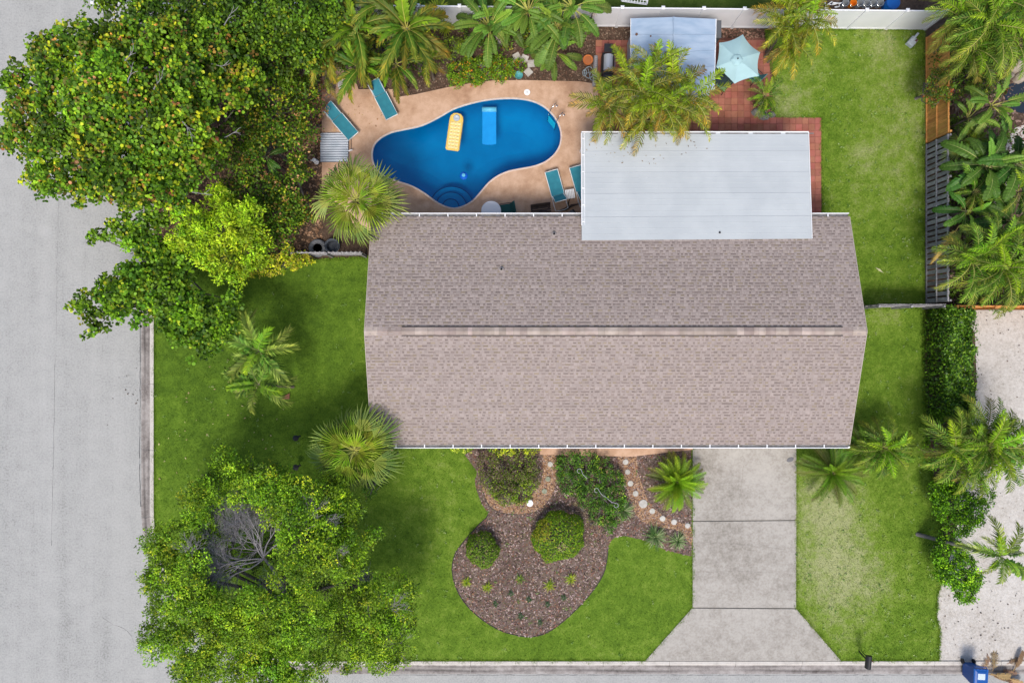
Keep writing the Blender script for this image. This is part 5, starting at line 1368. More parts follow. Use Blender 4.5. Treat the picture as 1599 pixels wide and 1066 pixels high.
palm('areca_palm', 'wide areca clump with yellow fronds hanging over the old grey fence', 'palm tree', 1556, 412, 3.2, areca_d, (5, 8, 8, 4), 1.02, trunk_r=.06, dead=1,
     stems=[(-1.1, .1, .1, 1), (0, -.2, .4, 1), (1.1, .3, .2, 1), (-.3, .9, .2, .9), (.7, -.7, -.2, .9)])
palm('areca_palm', 'dark green areca clump south of the clipped hedge by the sand yard', 'palm tree', 1525, 700, 2.8, areca_d, (5, 8, 8, 4), 1.05, trunk_r=.06, dead=1,
     stems=[(-.9, 0, -.1, .95), (.2, .2, .4, 1.05), (1.0, -.1, .1, 1), (.4, .9, .1, .9), (-.2, -.7, -.3, .85)])
palm('feather_palm', 'leaning feather palm with a grey trunk over the sand yard', 'palm tree', 1562, 868, 3.4, xmas, (3, 6, 5), 1.05, lean=(-1.6, .0), trunk_r=.085, tm=mat('grey_palm_trunk', (.16, .15, .145), .9, (.1, .095, .09), 5, stretch=(1, 1, 8)))
palm('areca_palm', 'pale feathery palm between the banana leaves and the old fence', 'palm tree', 1520, 300, 2.6, areca_d, (2, 4, 4, 3), .75, trunk_r=.05, dead=1)
palm('fan_palm', 'small grey green fan palm in the neighbour\'s jungle north of the orange fence', 'palm tree', 1510, 385, 2.4, fan, (2, 4, 4, 2), .6, trunk_r=.08)
palm('fan_palm', 'small fan palm beside the banana plants behind the cedar fence', 'palm tree', 1515, 222, 2.0, fan, (2, 4, 3, 1), .62, trunk_r=.08)
palm('areca_palm', 'palm at the right edge below the boulders', 'palm tree', 1590, 300, 3.0, areca_d, (2, 4, 4, 1), .9, trunk_r=.06)
# broad frond palms above the loungers
palm('broad_leaf_palm', 'broad leaved palm above the two west loungers', 'palm tree', 563, 106, 3.1, broadf, (2, 4, 4, 1), .94, trunk_r=.07)
palm('broad_leaf_palm', 'broad leaved palm whose gold tipped frond points at the pool', 'palm tree', 618, 100, 3.3, broadf, (1, 4, 4, 2), .94, trunk_r=.07, a_off=.8)
palm('broad_leaf_palm', 'tall broad leaved palm behind the soil bed by the white fence', 'palm tree', 635, 45, 4.4, broadf, (3, 7, 8, 4), 1.2, trunk_r=.09)
palm('broad_leaf_palm', 'broad leaved palm at the top edge left of the white fence panels', 'palm tree', 556, 46, 3.8, broadf, (3, 6, 8, 4), 1.15, trunk_r=.08)
palm('broad_leaf_palm', 'palm with hanging fronds over the top edge of the view above the pool', 'palm tree', 594, 8, 4.0, broadf, (1, 4, 4, 2), 1.0, trunk_r=.08)
palm('broad_leaf_palm', 'broad leaved palm rising from the hedge left of the west loungers', 'palm tree', 512, 66, 3.4, broadf, (2, 5, 6, 3), 1.0, trunk_r=.07)
palm('broad_leaf_palm', 'lower golden palm beside the soil bed north of the pool', 'palm tree', 668, 92, 2.4, areca, (1, 3, 3, 2), .68, trunk_r=.06)
palm('broad_leaf_palm', 'small palm spilling over the west end of the deck slabs', 'palm tree', 508, 118, 1.7, areca, (1, 3, 2, 1), .6, trunk_r=.05)
# bird of paradise
palm('bird_of_paradise', 'giant bird of paradise with paddle leaves at the top edge left of the bare bed', 'plant', 765, 42, 2.0, strel, (4, 6, 7, 5), 1.02, trunk_r=.05, part='leaf')
palm('bird_of_paradise', 'giant bird of paradise in the middle of the back bed', 'plant', 825, 18, 2.4, strel, (4, 7, 8, 6), 1.05, trunk_r=.05, part='leaf')
palm('bird_of_paradise', 'giant bird of paradise whose leaves reach towards the terracotta pot', 'plant', 872, 44, 2.1, strel, (4, 8, 8, 6), 1.04, trunk_r=.05, part='leaf')
palm('bird_of_paradise', 'bird of paradise partly beyond the white fence above the back bed', 'plant', 893, 12, 2.5, strel, (3, 6, 6, 4), 1.05, trunk_r=.05, part='leaf')
palm('bird_of_paradise', 'low bird of paradise between the two largest ones in the back bed', 'plant', 866, 82, 1.2, strel, (3, 6, 6, 4), .74, trunk_r=.05, part='leaf')
palm('bird_of_paradise', 'bird of paradise between the fence and the square garden pavers', 'plant', 788, 26, 1.9, strel, (3, 6, 6, 3), .8, trunk_r=.05, part='leaf')
palm('bird_of_paradise', 'bird of paradise just behind the cedar fence in the neighbour\'s garden', 'plant', 1512, 185, 2.2, strel, (2, 4, 3, 2), .66, trunk_r=.05, part='leaf')
palm('bird_of_paradise', 'bird of paradise with upright pale leaves south of the boulders', 'plant', 1548, 165, 2.5, strel, (3, 5, 5, 3), .85, trunk_r=.05, part='leaf')
palm('banana_plant', 'dark banana plant with long striped leaves behind the old grey fence', 'plant', 1538, 258, 2.8, banana, (3, 8, 8), .92, trunk_r=.1, part='leaf')
palm('banana_plant', 'banana plant at the right edge with broad torn leaves', 'plant', 1585, 255, 2.9, banana, (2, 6, 6), .9, trunk_r=.1, part='leaf')
palm('banana_plant', 'upright banana plant squeezed between the small fan palm and the golden frond', 'plant', 1508, 330, 2.4, banana, (2, 3, 3), .7, trunk_r=.08, part='leaf')
palm('banana_plant', 'banana leaves between the areca clump and the right edge', 'plant', 1580, 345, 2.6, banana, (2, 5, 5), .85, trunk_r=.1, part='leaf')
palm('banana_plant', 'dark paddle leaved plant deep in the hedge west of the pool deck', 'plant', 415, 245, 2.5, banana, (1, 3, 3), .55, trunk_r=.05, part='leaf')
# golden fallen frond over old fence
o = thing('hanging_frond', 'golden dry palm frond hanging over the old grey fence', 'palm frond', P(1498, 352, 2.3))
link('frond', pinnate('golden_frond', 2.0, rad(5), rad(20), 40, .28, .05, (.5, .34, .08), (.42, .26, .08), hang=.5, seed=91, rc=(.35, .25, .08), vee=.1), o, (0, 0, 0), (0, rad(10), rad(-120)))
# cut fronds by the bin
dryf = [bladeleaf('dry_leaf', .3, 1.0, .16, rad(20), rad(30), c, (.45, .28, .13), seed=95 + i, vee=.6, tear=1) for i, c in enumerate([(.3, .17, .1), (.42, .27, .13), (.22, .13, .09)])]
drybroad = [pinnate('dry_palm_frond', 1.1, rad(12), rad(40), 16, .3, .05, c, (.35, .2, .12), seed=98 + i, dead=.8, hang=.5, rnd=.4, rc=(.4, .22, .1)) for i, c in enumerate([(.3, .18, .11), (.2, .12, .085)])]
for i, (x_, y_, a_, s_, lb) in enumerate([(1530, 1048, 60, .9, 'brown cut palm frond pointing up beside the blue bin'), (1548, 1046, 80, 1.0, 'brown cut palm frond sticking up in the middle of the trash heap'), (1580, 1046, 70, .9, 'brown cut frond at the right end of the trash heap'),
                                    (1540, 1050, -15, .9, 'dry tan frond lying flat along the gutter'), (1565, 1055, -35, .8, 'curled tan palm boot in the trash heap'), (1590, 1050, 170, .8, 'dry frond at the right image edge'), (1570, 1035, 20, .8, 'dry frond draped on the kerb top')]):
    p = G(x_, y_); o = thing('cut_frond', lb, 'palm frond', (p.x, p.y, .08), 0, 'cut dry fronds piled by the kerb')
    link('blade', [*drybroad, *dryf][i % 5], o, (0, 0, 0), (R.gauss(0, .3), 0, rad(a_)), (s_, s_, s_))
    if i in (3, 4): link('husk', dryf[1], o, (.1, .05, .1), (.3, 0, rad(a_ + 15)), (s_ * .8, s_ * 1.3, s_))

# leafy crowns ---------------------------------------------------------------
def leafy(o, lobes, nclump, nleaf, ll, asp, pal, shape='lance', rc=(.22, .42), seed=0, hole=None, flat=.55, up=.55, inner=.25, name='crown', wts=None, zmin=.15, colvar=.34, lm=None, sub=False):
    """lobes: (px,py,r_px,z[,weight]) seen lobes of the crown -> leaf clumps on their lumpy shells"""
    pal = [(*gk(p_[:3]), p_[3]) for p_ in pal]; r = np.random.default_rng(seed + 500); C = []
    for l in lobes:
        p = P(l[0], l[1], l[3]); C.append((p.x, p.y, l[3], l[2] * (CAM_H - l[3]) / F))
    C = np.array(C); big = C.copy()
    if sub:
        SL = []
        for q in C:
            if q[3] < .45: SL.append(q); continue
            zc = q[2] - q[3] * flat * .75
            SL.append(np.array([q[0], q[1], q[2] - q[3] * .3 * flat, q[3] * .64]))
            m_ = int(8 + 4 * q[3])
            for _ in range(m_):
                d = norm(r.normal(size=3)); d[2] = abs(d[2]) - .1; rs = q[3] * r.uniform(.22, .42); kk = q[3] - rs * r.uniform(.5, .95)
                SL.append(np.array([q[0] + d[0] * kk, q[1] + d[1] * kk, zc + d[2] * kk * flat + rs * .55 + r.normal(0, .08), rs]))
        C = np.array(SL)
    w = C[:, 3] ** 2; w /= w.sum()
    k = r.choice(len(C), nclump, p=w); c = C[k]; ltint = np.clip(r.normal(1.04, .2 if sub else .08, len(C)), .55, 1.5); lyel = r.normal(0, .035 if sub else 0, len(C))
    d = norm(r.normal(size=(nclump, 3))); d[:, 2] = np.abs(d[:, 2]) * 1.0 - .18
    f = np.where(r.random(nclump) < inner, r.uniform(.35, .8, nclump), r.uniform(.84, 1.08, nclump))
    pos = c[:, :3] + norm(d) * (c[:, 3:4] * f[:, None]) * np.array([1, 1, flat]) - np.array([0, 0, 1]) * (c[:, 3:4] * flat * .75)
    # drop clumps deep inside other lobes
    keep = np.ones(nclump, bool)
    for q in C:
        dd = (pos - np.array([q[0], q[1], q[2] - q[3] * flat * .75])) / np.array([1, 1, flat]); keep &= np.linalg.norm(dd, axis=1) > q[3] * .62
    pos[:, 2] += r.normal(0, .12, nclump)
    if hole is not None:
        for (hx, hy, hr, hz, pk) in hole:
            h = P(hx, hy, hz); dd = np.hypot(pos[:, 0] - h.x, pos[:, 1] - h.y); keep &= (dd > hr * (CAM_H - hz) / F * r.uniform(.75, 1.1, nclump)) | (r.random(nclump) < pk)
    pos = pos[keep]; n = len(pos); pos[:, 2] = np.maximum(pos[:, 2], zmin)
    crad = r.uniform(rc[0], rc[1], n); kk_ = k[keep]; tint = np.clip(r.normal(1, colvar, n) * ltint[kk_], .42, 1.8); yel_ = lyel[kk_]
    palA = np.array([p_[:3] for p_ in pal]); pw = np.array([p_[3] for p_ in pal]); pw = pw / pw.sum()
    cpal = r.choice(len(pal), n, p=pw)
    m = nleaf; N_ = n * m
    cc = np.repeat(pos, m, 0); cr = np.repeat(crad, m)
    d = norm(r.normal(size=(N_, 3))); d[:, 2] = np.where(d[:, 2] < -.25, -d[:, 2], d[:, 2])
    lp = cc + d * (cr * r.uniform(.45, 1.0, N_))[:, None] * np.array([1, 1, .7])
    nr = norm(d * .55 + np.array([0, 0, up]) + r.normal(0, .38, (N_, 3)))
    ax = norm(np.cross(nr, r.normal(size=(N_, 3)))) * 1.0 + d * .5
    L_ = r.uniform(.75, 1.2, N_) * ll; W_ = L_ * asp * r.uniform(.85, 1.15, N_)
    pi = np.repeat(cpal, m); sw = r.random(N_) < .4; pi = np.where(sw, r.choice(len(pal), N_, p=pw), pi)
    col = palA[pi] * np.repeat(tint, m)[:, None] * r.uniform(.72, 1.28, (N_, 1)); col[:, 0] *= 1 + np.repeat(yel_, m) * 2
    V = leaf_polys(lp, ax, nr, L_, W_, shape)
    V[:, :, 2] = np.maximum(V[:, :, 2], .06)
    fastmesh(name, V, V.shape[1], lm or leafm, col, o)
    return pos
def limbs(o, base, pos, n, mm, r0=.16, seed=0, hubs=5, name='trunk', twigs=True, twn=60, twr=.012):
    r = random.Random(seed); b = Vector(base) - o.location
    P_ = [Vector(p) - o.location for p in pos]
    if not P_: return
    cx = sum(P_, Vector()) / len(P_)
    fork = Vector((b.x * .75 + cx.x * .25, b.y * .75 + cx.y * .25, max(.4, cx.z * .33)))
    MB().tube([b, b.lerp(fork, .5) + Vector((r.uniform(-.1, .1), r.uniform(-.1, .1), 0)), fork], [r0 * 1.3, r0, r0 * .85], 9).build(name, mm, o, local=True, smooth=True)
    hs = [r.choice(P_) for _ in range(hubs)]
    hp = [fork.lerp(h, .62) - Vector((0, 0, .08 * h.z)) for h in hs]
    mb = MB()
    for h in hp:
        mid = fork.lerp(h, .5) + Vector((r.uniform(-.25, .25), r.uniform(-.25, .25), r.uniform(-.1, .25)))
        mb.tube([fork, mid, h], [r0 * .6, r0 * .42, r0 * .26], 7)
    mb.build('limb', mm, o, local=True, smooth=True)
    mb = MB()
    for p in r.sample(P_, min(twn, len(P_))):
        h = min(hp, key=lambda q: (q - p).length); p = Vector((p.x, p.y, p.z * .93 - .04)); h = Vector((h.x, h.y, h.z * .9)); j = min(.2, p.z * .12); mid = h.lerp(p, .55) + Vector((r.uniform(-j, j), r.uniform(-j, j), r.uniform(-j, j)))
        mb.tube([h, mid, p], [twr * 3, twr * 2, twr], 4, cap=False)
    mb.build('branches', mm, o, local=True)
def bush(name, label, cat, lobes, nclump, nleaf, ll, asp, pal, base=None, r0=.06, group=None, hubs=4, twn=50, mm=None, **k):
    p0 = P(lobes[0][0], lobes[0][1], lobes[0][3]); xs = [P(l[0], l[1], l[3]) for l in lobes]
    c = base or sum(xs, Vector()) / len(xs)
    o = thing(name, label, cat, (c.x, c.y, 0), 0, group)
    pos = leafy(o, lobes, nclump, nleaf, ll, asp, pal, **k)
    limbs(o, (c.x, c.y, 0), pos, 0, mm or bark, r0, seed=k.get('seed', 0), hubs=hubs, twn=twn)
    return o
SG = [(.09, .17, .018, 5.5), (.15, .245, .025, 4.5), (.045, .095, .015, 4.5), (.33, .34, .03, 1.5), (.48, .26, .05, .45), (.4, .17, .07, .1), (.25, .22, .04, .8)]
SG3 = [(.06, .115, .015, 5), (.11, .18, .02, 3), (.035, .07, .012, 4), (.25, .25, .03, .5)]
SG2 = [(.09, .17, .02, 5), (.14, .25, .022, 4), (.05, .11, .018, 4), (.3, .32, .04, .7)]
bush('sea_grape_tree', 'huge sea grape tree with orange tinged round leaves spreading over the road', 'tree',
     [(100, 95, 60, 6), (165, 70, 55, 6), (180, 150, 85, 7), (80, 170, 62, 6), (45, 185, 45, 5.4), (30, 130, 32, 5.2), (100, 240, 68, 6), (170, 250, 75, 6.6), (260, 170, 85, 7), (250, 90, 70, 6.3), (75, 90, 38, 5.4), (30, 215, 34, 5), (70, 275, 40, 5.2), (130, 290, 36, 5.2),
      (240, 270, 60, 5.8), (300, 230, 60, 5.8), (330, 130, 70, 5.6), (190, 300, 36, 5), (120, 60, 36, 5.4), (320, 60, 55, 5.4), (210, 60, 40, 6)],
     5000, 17, .125, .95, SG, base=G(300, 200), shape='round', rc=(.16, .34), sub=True, seed=1, r0=.24, hubs=12, twn=160, inner=.3)
bush('buttonwood_tree', 'dense dark green tree in the top left between the sea grape and the white fence', 'tree',
     [(230, 15, 36, 5), (165, 0, 22, 5), (290, 25, 50, 5.4), (350, 25, 60, 5.2), (415, 40, 50, 4.8), (470, 30, 45, 4.8), (480, 70, 35, 4), (400, 90, 50, 4.2), (450, 5, 50, 5), (360, 90, 45, 4.6), (510, 20, 26, 4.4)],
     1700, 20, .12, .75, SG3, base=G(390, 60), shape='round', rc=(.2, .38), sub=True, seed=2, r0=.16, hubs=8, twn=90)
bush('sea_grape_tree', 'lower sea grape whose two branches reach out over the kerb and road', 'tree',
     [(205, 362, 26, 4), (232, 352, 24, 4), (165, 360, 15, 4), (150, 372, 9, 4), (225, 385, 18, 3.8), (200, 438, 28, 4), (170, 455, 28, 4.1), (138, 470, 16, 4), (120, 474, 9, 4), (150, 500, 15, 4), (146, 520, 9, 4), (185, 480, 20, 4), (215, 425, 30, 3.8), (228, 480, 22, 3.8), (218, 500, 13, 3.8),
      (262, 470, 34, 4), (300, 480, 36, 3.8), (330, 500, 36, 3.8), (350, 480, 22, 3.5), (290, 520, 26, 3.6), (265, 505, 16, 3.6), (320, 535, 20, 3.4), (305, 550, 12, 3.3), (270, 430, 30, 3.8), (250, 400, 24, 3.6)],
     1050, 18, .13, .95, SG2, base=G(300, 420), shape='round', rc=(.15, .3), sub=True, seed=3, r0=.13, hubs=8, twn=80, inner=.2)
LIME = [(.21, .32, .02, 5), (.29, .38, .03, 4), (.13, .22, .02, 3), (.38, .42, .05, 1)]
bush('lime_green_tree', 'bright lime green tree beside the kerb between the two sea grapes', 'tree',
     [(300, 345, 36, 4.2), (340, 355, 48, 4.4), (375, 345, 40, 4.4), (350, 400, 42, 4), (310, 385, 36, 4), (385, 395, 34, 3.8), (365, 430, 24, 3.4), (280, 380, 22, 3.8), (400, 370, 26, 3.8), (345, 315, 28, 4)],
     1000, 20, .15, .42, LIME, base=G(345, 375), rc=(.13, .25), sub=True, seed=4, r0=.12, hubs=6, twn=70)
HDG = [(.07, .135, .018, 5), (.12, .19, .02, 3), (.04, .08, .013, 5), (.28, .2, .03, .9), (.38, .2, .08, .6), (.3, .3, .03, 1)]
bush('croton_hedge', 'tall mixed green and russet hedge along the west side of the pool deck', 'hedge',
     [(466, 110, 32, 2.6), (470, 160, 28, 2.4), (454, 205, 34, 2.6), (470, 250, 24, 2.2), (455, 290, 34, 2.6), (420, 130, 42, 3.4), (410, 190, 44, 3.4), (370, 240, 40, 3.4), (400, 290, 38, 3), (430, 335, 36, 2.6), (470, 330, 24, 2), (380, 170, 40, 3.6), (360, 300, 26, 2.8), (440, 370, 26, 2), (410, 355, 24, 2.4)],
     1500, 14, .13, .6, HDG, base=G(430, 230), rc=(.16, .34), sub=True, seed=5, r0=.09, hubs=10, twn=120, inner=.3)
ORG = [(.4, .2, .1, 3), (.5, .3, .18, 3), (.3, .12, .07, 3), (.12, .16, .03, 3), (.45, .35, .08, 1)]
bush('russet_shrub', 'sparse russet leaved shrub between the hedge and the deck slabs', 'shrub', [(488, 140, 20, 1.3), (490, 175, 18, 1.1), (484, 205, 15, 1.2), (478, 160, 20, 1.6)], 150, 10, .12, .5, ORG, rc=(.1, .22), seed=6)
GLD = [(.4, .4, .03, 4), (.5, .45, .05, 3), (.2, .3, .03, 3)]
bush('golden_shrub', 'low yellow leaved shrub row at the north edge of the west lawn', 'shrub', [(398, 418, 14, 1.1), (420, 414, 15, 1.1), (442, 412, 14, 1.1), (464, 408, 11, 1), (382, 425, 10, 1), (452, 398, 12, 1.3), (478, 402, 9, .8)], 200, 12, .12, .55, GLD, rc=(.08, .17), seed=7)
BT = [(.135, .235, .02, 6), (.2, .31, .025, 4.5), (.08, .155, .018, 4), (.33, .37, .04, 1.2), (.08, .14, .02, 2)]
bt = bush('shade_tree', 'large light green tree with bare grey branches in its crown at the street corner', 'tree',
     [(345, 718, 22, 3.6), (348, 745, 26, 4), (310, 800, 44, 4.6), (262, 850, 44, 5), (245, 905, 36, 5), (285, 930, 60, 5.8), (250, 990, 40, 5), (300, 1010, 55, 5.4), (360, 1020, 60, 5.6), (420, 780, 52, 5.2), (470, 800, 60, 5.6), (530, 800, 42, 4.8), (470, 870, 56, 6), (530, 870, 46, 5.2), (390, 780, 34, 5), (400, 960, 60, 6.2),
      (340, 960, 44, 5.8), (560, 960, 52, 5), (610, 920, 38, 4.4), (625, 970, 34, 4.2), (600, 1010, 44, 4.4), (540, 1020, 50, 4.8), (470, 960, 55, 5.8), (460, 1040, 60, 5.4), (330, 860, 40, 4.4), (400, 1070, 60, 5.4), (300, 1060, 40, 5), (380, 740, 22, 3.6), (430, 740, 22, 3.4), (585, 835, 18, 4), (520, 760, 24, 4)],
     6200, 29, .11, .5, BT, base=G(450, 930), rc=(.16, .34), colvar=.3, sub=True, seed=8, r0=.2, hubs=16, twn=260, inner=.3,
     hole=[(385, 838, 54, 5, .05), (418, 880, 26, 5, .12), (350, 815, 32, 5, .08), (448, 912, 16, 5.4, .2), (590, 945, 22, 4.6, .4), (575, 985, 16, 4.6, .4)])
# bare branch system
def bare(o, root, ang, L_, n, seed, z0, spread=1.9, depth=4, r0=.045):
    r = random.Random(seed); mb = MB()
    def go(p, d, l, rr, dep):
        pts = [p]; q = p; dd = d.copy()
        for k in range(4):
            dd = (dd + Vector((r.gauss(0, .16), r.gauss(0, .16), r.gauss(0, .07)))).normalized(); q = q + dd * l / 4; pts.append(q)
        mb.tube([v - o.location for v in pts], [rr * (1 - .12 * i) for i in range(5)], 5 if rr > .015 else 3, cap=False)
        if dep > 0:
            for k in range(r.randint(3, 5)):
                i = r.choice([2, 3, 4, 4]); a = r.uniform(-.75, .75); nd = Vector((dd.x * math.cos(a) - dd.y * math.sin(a), dd.x * math.sin(a) + dd.y * math.cos(a), dd.z * .6 + r.uniform(-.1, .22))).normalized()
                go(pts[i], nd, l * r.uniform(.5, .78), rr * .58, dep - 1)
    for k in range(n):
        a = ang + (k - (n - 1) / 2) * spread / max(1, n - 1) if n > 1 else ang
        go(Vector(root), Vector((math.cos(a), math.sin(a), .12)).normalized(), L_, r0, depth)
    mb.build('bare_branches', twigm, o, local=True)
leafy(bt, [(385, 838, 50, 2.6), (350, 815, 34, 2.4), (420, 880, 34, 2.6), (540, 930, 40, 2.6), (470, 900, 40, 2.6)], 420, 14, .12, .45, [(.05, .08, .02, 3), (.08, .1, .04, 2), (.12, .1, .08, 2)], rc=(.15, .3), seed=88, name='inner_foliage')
bare(bt, P(400, 862, 3.7), rad(150), 1.1, 7, 23, 3.7, 3.2, 5, .024)
bare(bt, P(412, 872, 4.6), rad(148), 1.25, 6, 3, 4.6, 2.3, 5, .036)
bare(bt, P(405, 858, 4.3), rad(140), 1.1, 5, 13, 4.3, 2.8, 5, .026)
bare(bt, P(380, 850, 4.0), rad(160), .9, 5, 14, 4.0, 3.4, 4, .03)
bare(bt, P(412, 868, 4.6), rad(70), 1.0, 2, 4, 4.6, 1.0, 3, .04)
MB().tube([P(450, 940, 4.0) - bt.location, P(436, 905, 4.4) - bt.location, P(424, 885, 4.5) - bt.location, P(412, 870, 4.6) - bt.location], [.1, .085, .07, .055], 7).build('limb', twigm, bt, local=True, smooth=True)
bare(bt, P(455, 930, 4.6), rad(170), .8, 3, 15, 4.6, 1.4, 3, .03)
bare(bt, P(500, 850, 5.3), rad(40), .6, 3, 16, 5.3, 2, 3, .025)
bare(bt, P(300, 890, 5.2), rad(90), .7, 2, 17, 5.2, .8, 3, .025)
bare(bt, P(575, 960, 3.9), rad(35), .9, 3, 6, 3.9, 1.9, 3, .035)
bare(bt, P(580, 1000, 3.9), rad(10), .9, 2, 7, 3.9, .9, 3, .03)
bare(bt, P(320, 985, 4.8), rad(100), .7, 2, 8, 4.8, .9, 3, .03)
bare(bt, P(470, 830, 5.3), rad(60), .8, 3, 9, 5.3, 1.4, 3, .03)
MB().tube([G(545, 1010) - bt.location, P(540, 960, 3.0) - bt.location, P(535, 930, 4.2) - bt.location], [.14, .11, .06], 8).build('trunk', bark, bt, local=True, smooth=True)
# sea grape twigs poking out of the crown
sgt = [o for o in COL.objects if o.name == 'sea_grape_tree'][0]
for i, (x_, y_, z_, a_) in enumerate([(195, 95, 7.2, 20), (200, 130, 7.4, 75), (240, 140, 7.4, 60), (285, 190, 7.2, -60), (330, 100, 6, -20), (350, 40, 5.9, 50), (350, 215, 5.8, 30), (220, 200, 7.2, 50), (300, 300, 5.6, -10)]):
    bare(sgt, P(x_, y_, z_), rad(a_), .55, 1, 40 + i, z_, 0, 1, .022)
# clipped round shrubs
CLP = [(.15, .3, .01, 5), (.25, .4, .014, 3), (.08, .17, .01, 4), (.5, .5, .03, .9)]
def clipped(label, px, py, z, rp, seed, pal, yell=None):
    c = P(px, py, z); rw = rp * (CAM_H - z) / F; o = thing('round_shrub', label, 'shrub', (c.x, c.y, 0))
    r = np.random.default_rng(seed); N_ = int(9000 * rw * rw / 1.4); d = norm(r.normal(size=(N_, 3))); d[:, 2] = np.abs(d[:, 2]) - .25
    d = norm(d); ph = r.uniform(0, 6, 4); az = np.arctan2(d[:, 1], d[:, 0])
    w = rw * (1 + .06 * np.sin(2 * az + ph[0]) + .05 * np.sin(5 * az + ph[1]) + .025 * np.sin(11 * az + ph[2]) + .05 * np.sin(7 * d[:, 0] + ph[2]) * np.sin(6 * d[:, 1] + ph[3])) * np.where(r.random(N_) < .4, r.uniform(.8, .97, N_), r.uniform(.96, 1.03, N_))
    zh = z * .62; pos = np.stack([c.x + d[:, 0] * w, c.y + d[:, 1] * w, z - zh + d[:, 2] * zh * w / rw], 1)
    nr = norm(d * .8 + np.array([0, 0, .3]) + r.normal(0, .35, (N_, 3))); ax = np.cross(nr, r.normal(size=(N_, 3)))
    A_ = np.array([p[:3] for p in pal]); pw = np.array([p[3] for p in pal]); col = A_[r.choice(len(pal), N_, p=pw / pw.sum())] * r.uniform(.8, 1.2, (N_, 1))
    if yell is not None:
        m = (np.hypot(pos[:, 0] - c.x - yell[0] * rw, pos[:, 1] - c.y - yell[1] * rw) < yell[2] * rw) & (r.random(N_) < .6); col[m] = np.array([.42, .42, .03]) * r.uniform(.7, 1.2, (m.sum(), 1))
        m = (np.hypot(pos[:, 0] - c.x - .1 * rw, pos[:, 1] - c.y + .3 * rw) < .2 * rw) & (r.random(N_) < .35); col[m] = (.5, .38, .22)
    V = leaf_polys(pos, ax, nr, r.uniform(.055, .095, N_), r.uniform(.035, .055, N_), 'lance')
    fastmesh('foliage', V, 4, leafm, col, o)
    # dense inner body of twigs
    mb = MB()
    for k in range(26):
        a_ = k * 2.4; e = Vector((math.cos(a_) * rw * .8, math.sin(a_) * rw * .8, z * R.uniform(.45, .85))); mb.tube([(0, 0, 0), e * .5 + Vector((0, 0, .1)), e], [.035, .02, .008], 4)
    mb.build('stems', bark, o, local=True)
    return o
clipped('large round clipped shrub with yellow tips in the heart shaped bed', 874, 844, 1.35, 40, 5, CLP, (-.75, .35, .45))
clipped('smaller round clipped shrub with a brown patch in the heart shaped bed', 752, 864, 1.05, 26.5, 6, [(.13, .25, .012, 5), (.2, .32, .016, 3), (.08, .15, .012, 3), (.4, .3, .15, .6)])
# rosettes
def rosette(name, label, px, py, rp, h, n, pal, seed, cat='plant', group=None, w=.03, z0=.05, curl=.5):
    r = random.Random(seed); c = G(px, py); rw = rp / F * CAM_H; o = thing(name, label, cat, (c.x, c.y, z0), 0, group); mb = MB()
    for k in range(n):
        a = k * 2.39996 + r.gauss(0, .1); f = (k + .5) / n; el = rad(82 - 62 * f + r.gauss(0, 5)); L_ = math.hypot(rw, h * .4) * r.uniform(.8, 1.12) * (.75 + .3 * f)
        pts = [Vector((0, 0, .02))]; e = el
        for i in range(5): e -= curl * (i + 1) / 5 * .55; pts.append(pts[-1] + Vector((math.cos(e), 0, math.sin(e))) * L_ / 5)
        ca, sa = math.cos(a), math.sin(a); ws = [w * .7, w, w * .95, w * .75, w * .45, 0.003]; vs = []; base = r.choice(pal); cv = gs(base, r.uniform(.8, 1.2))
        for p, ww in zip(pts, ws):
            x, z = p.x, max(p.z, .012)
            for s_ in (-1, 0, 1): vs.append((x * ca - s_ * ww * sa, x * sa + s_ * ww * ca, z + (0 if s_ else -ww * .5)))
        fs = [(i * 3 + j, (i + 1) * 3 + j, (i + 1) * 3 + j + 1, i * 3 + j + 1) for i in range(5) for j in range(2)]
        mb.add(vs, fs, cv)
    mb.build('leaves', leafm, o, local=True)
    MB().lathe((0, 0, 0), [(.05, 0), (.04, .08), (.0, .1)], 8).build('crown_base', bark, o, local=True)
    return o
VAR = [(.3, .38, .16), (.16, .26, .08), (.4, .46, .24), (.1, .2, .05)]
rosette('variegated_grass_plant', 'variegated strap leaved plant below the double shepherd hook', 973, 795, 21, .5, 90, VAR, 1, w=.022)
rosette('variegated_grass_plant', 'larger variegated strap leaved plant south of the stepping stones', 1022, 836, 23, .55, 100, VAR, 2, w=.024)
rosette('variegated_grass_plant', 'smaller variegated strap leaved plant closest to the driveway', 1057, 843, 18, .45, 80, VAR, 3, w=.022)
YG = [(.35, .45, .03), (.25, .38, .03), (.45, .5, .06)]
for i, (x_, y_, r_, lb) in enumerate([(729, 907, 9.5, 'westernmost small yellow green spiky plant below the smaller round shrub'), (761, 915, 10.5, 'yellow green spiky plant just right of the westernmost one'), (858, 912, 11, 'yellow green spiky plant below the large round shrub'),
                                     (891, 902, 11.5, 'easternmost yellow green spiky plant in the heart shaped bed')]):
    rosette('spiky_plant', lb, x_, y_, r_, .3, 34, YG, 10 + i, group='small yellow green spiky plants in the mulch', w=.02)
rosette('spiky_plant', 'darker green spiky plant in the middle of the heart shaped bed', 812, 902, 9.5, .3, 28, [(.1, .2, .03), (.2, .3, .04), (.3, .38, .06)], 20, w=.02)
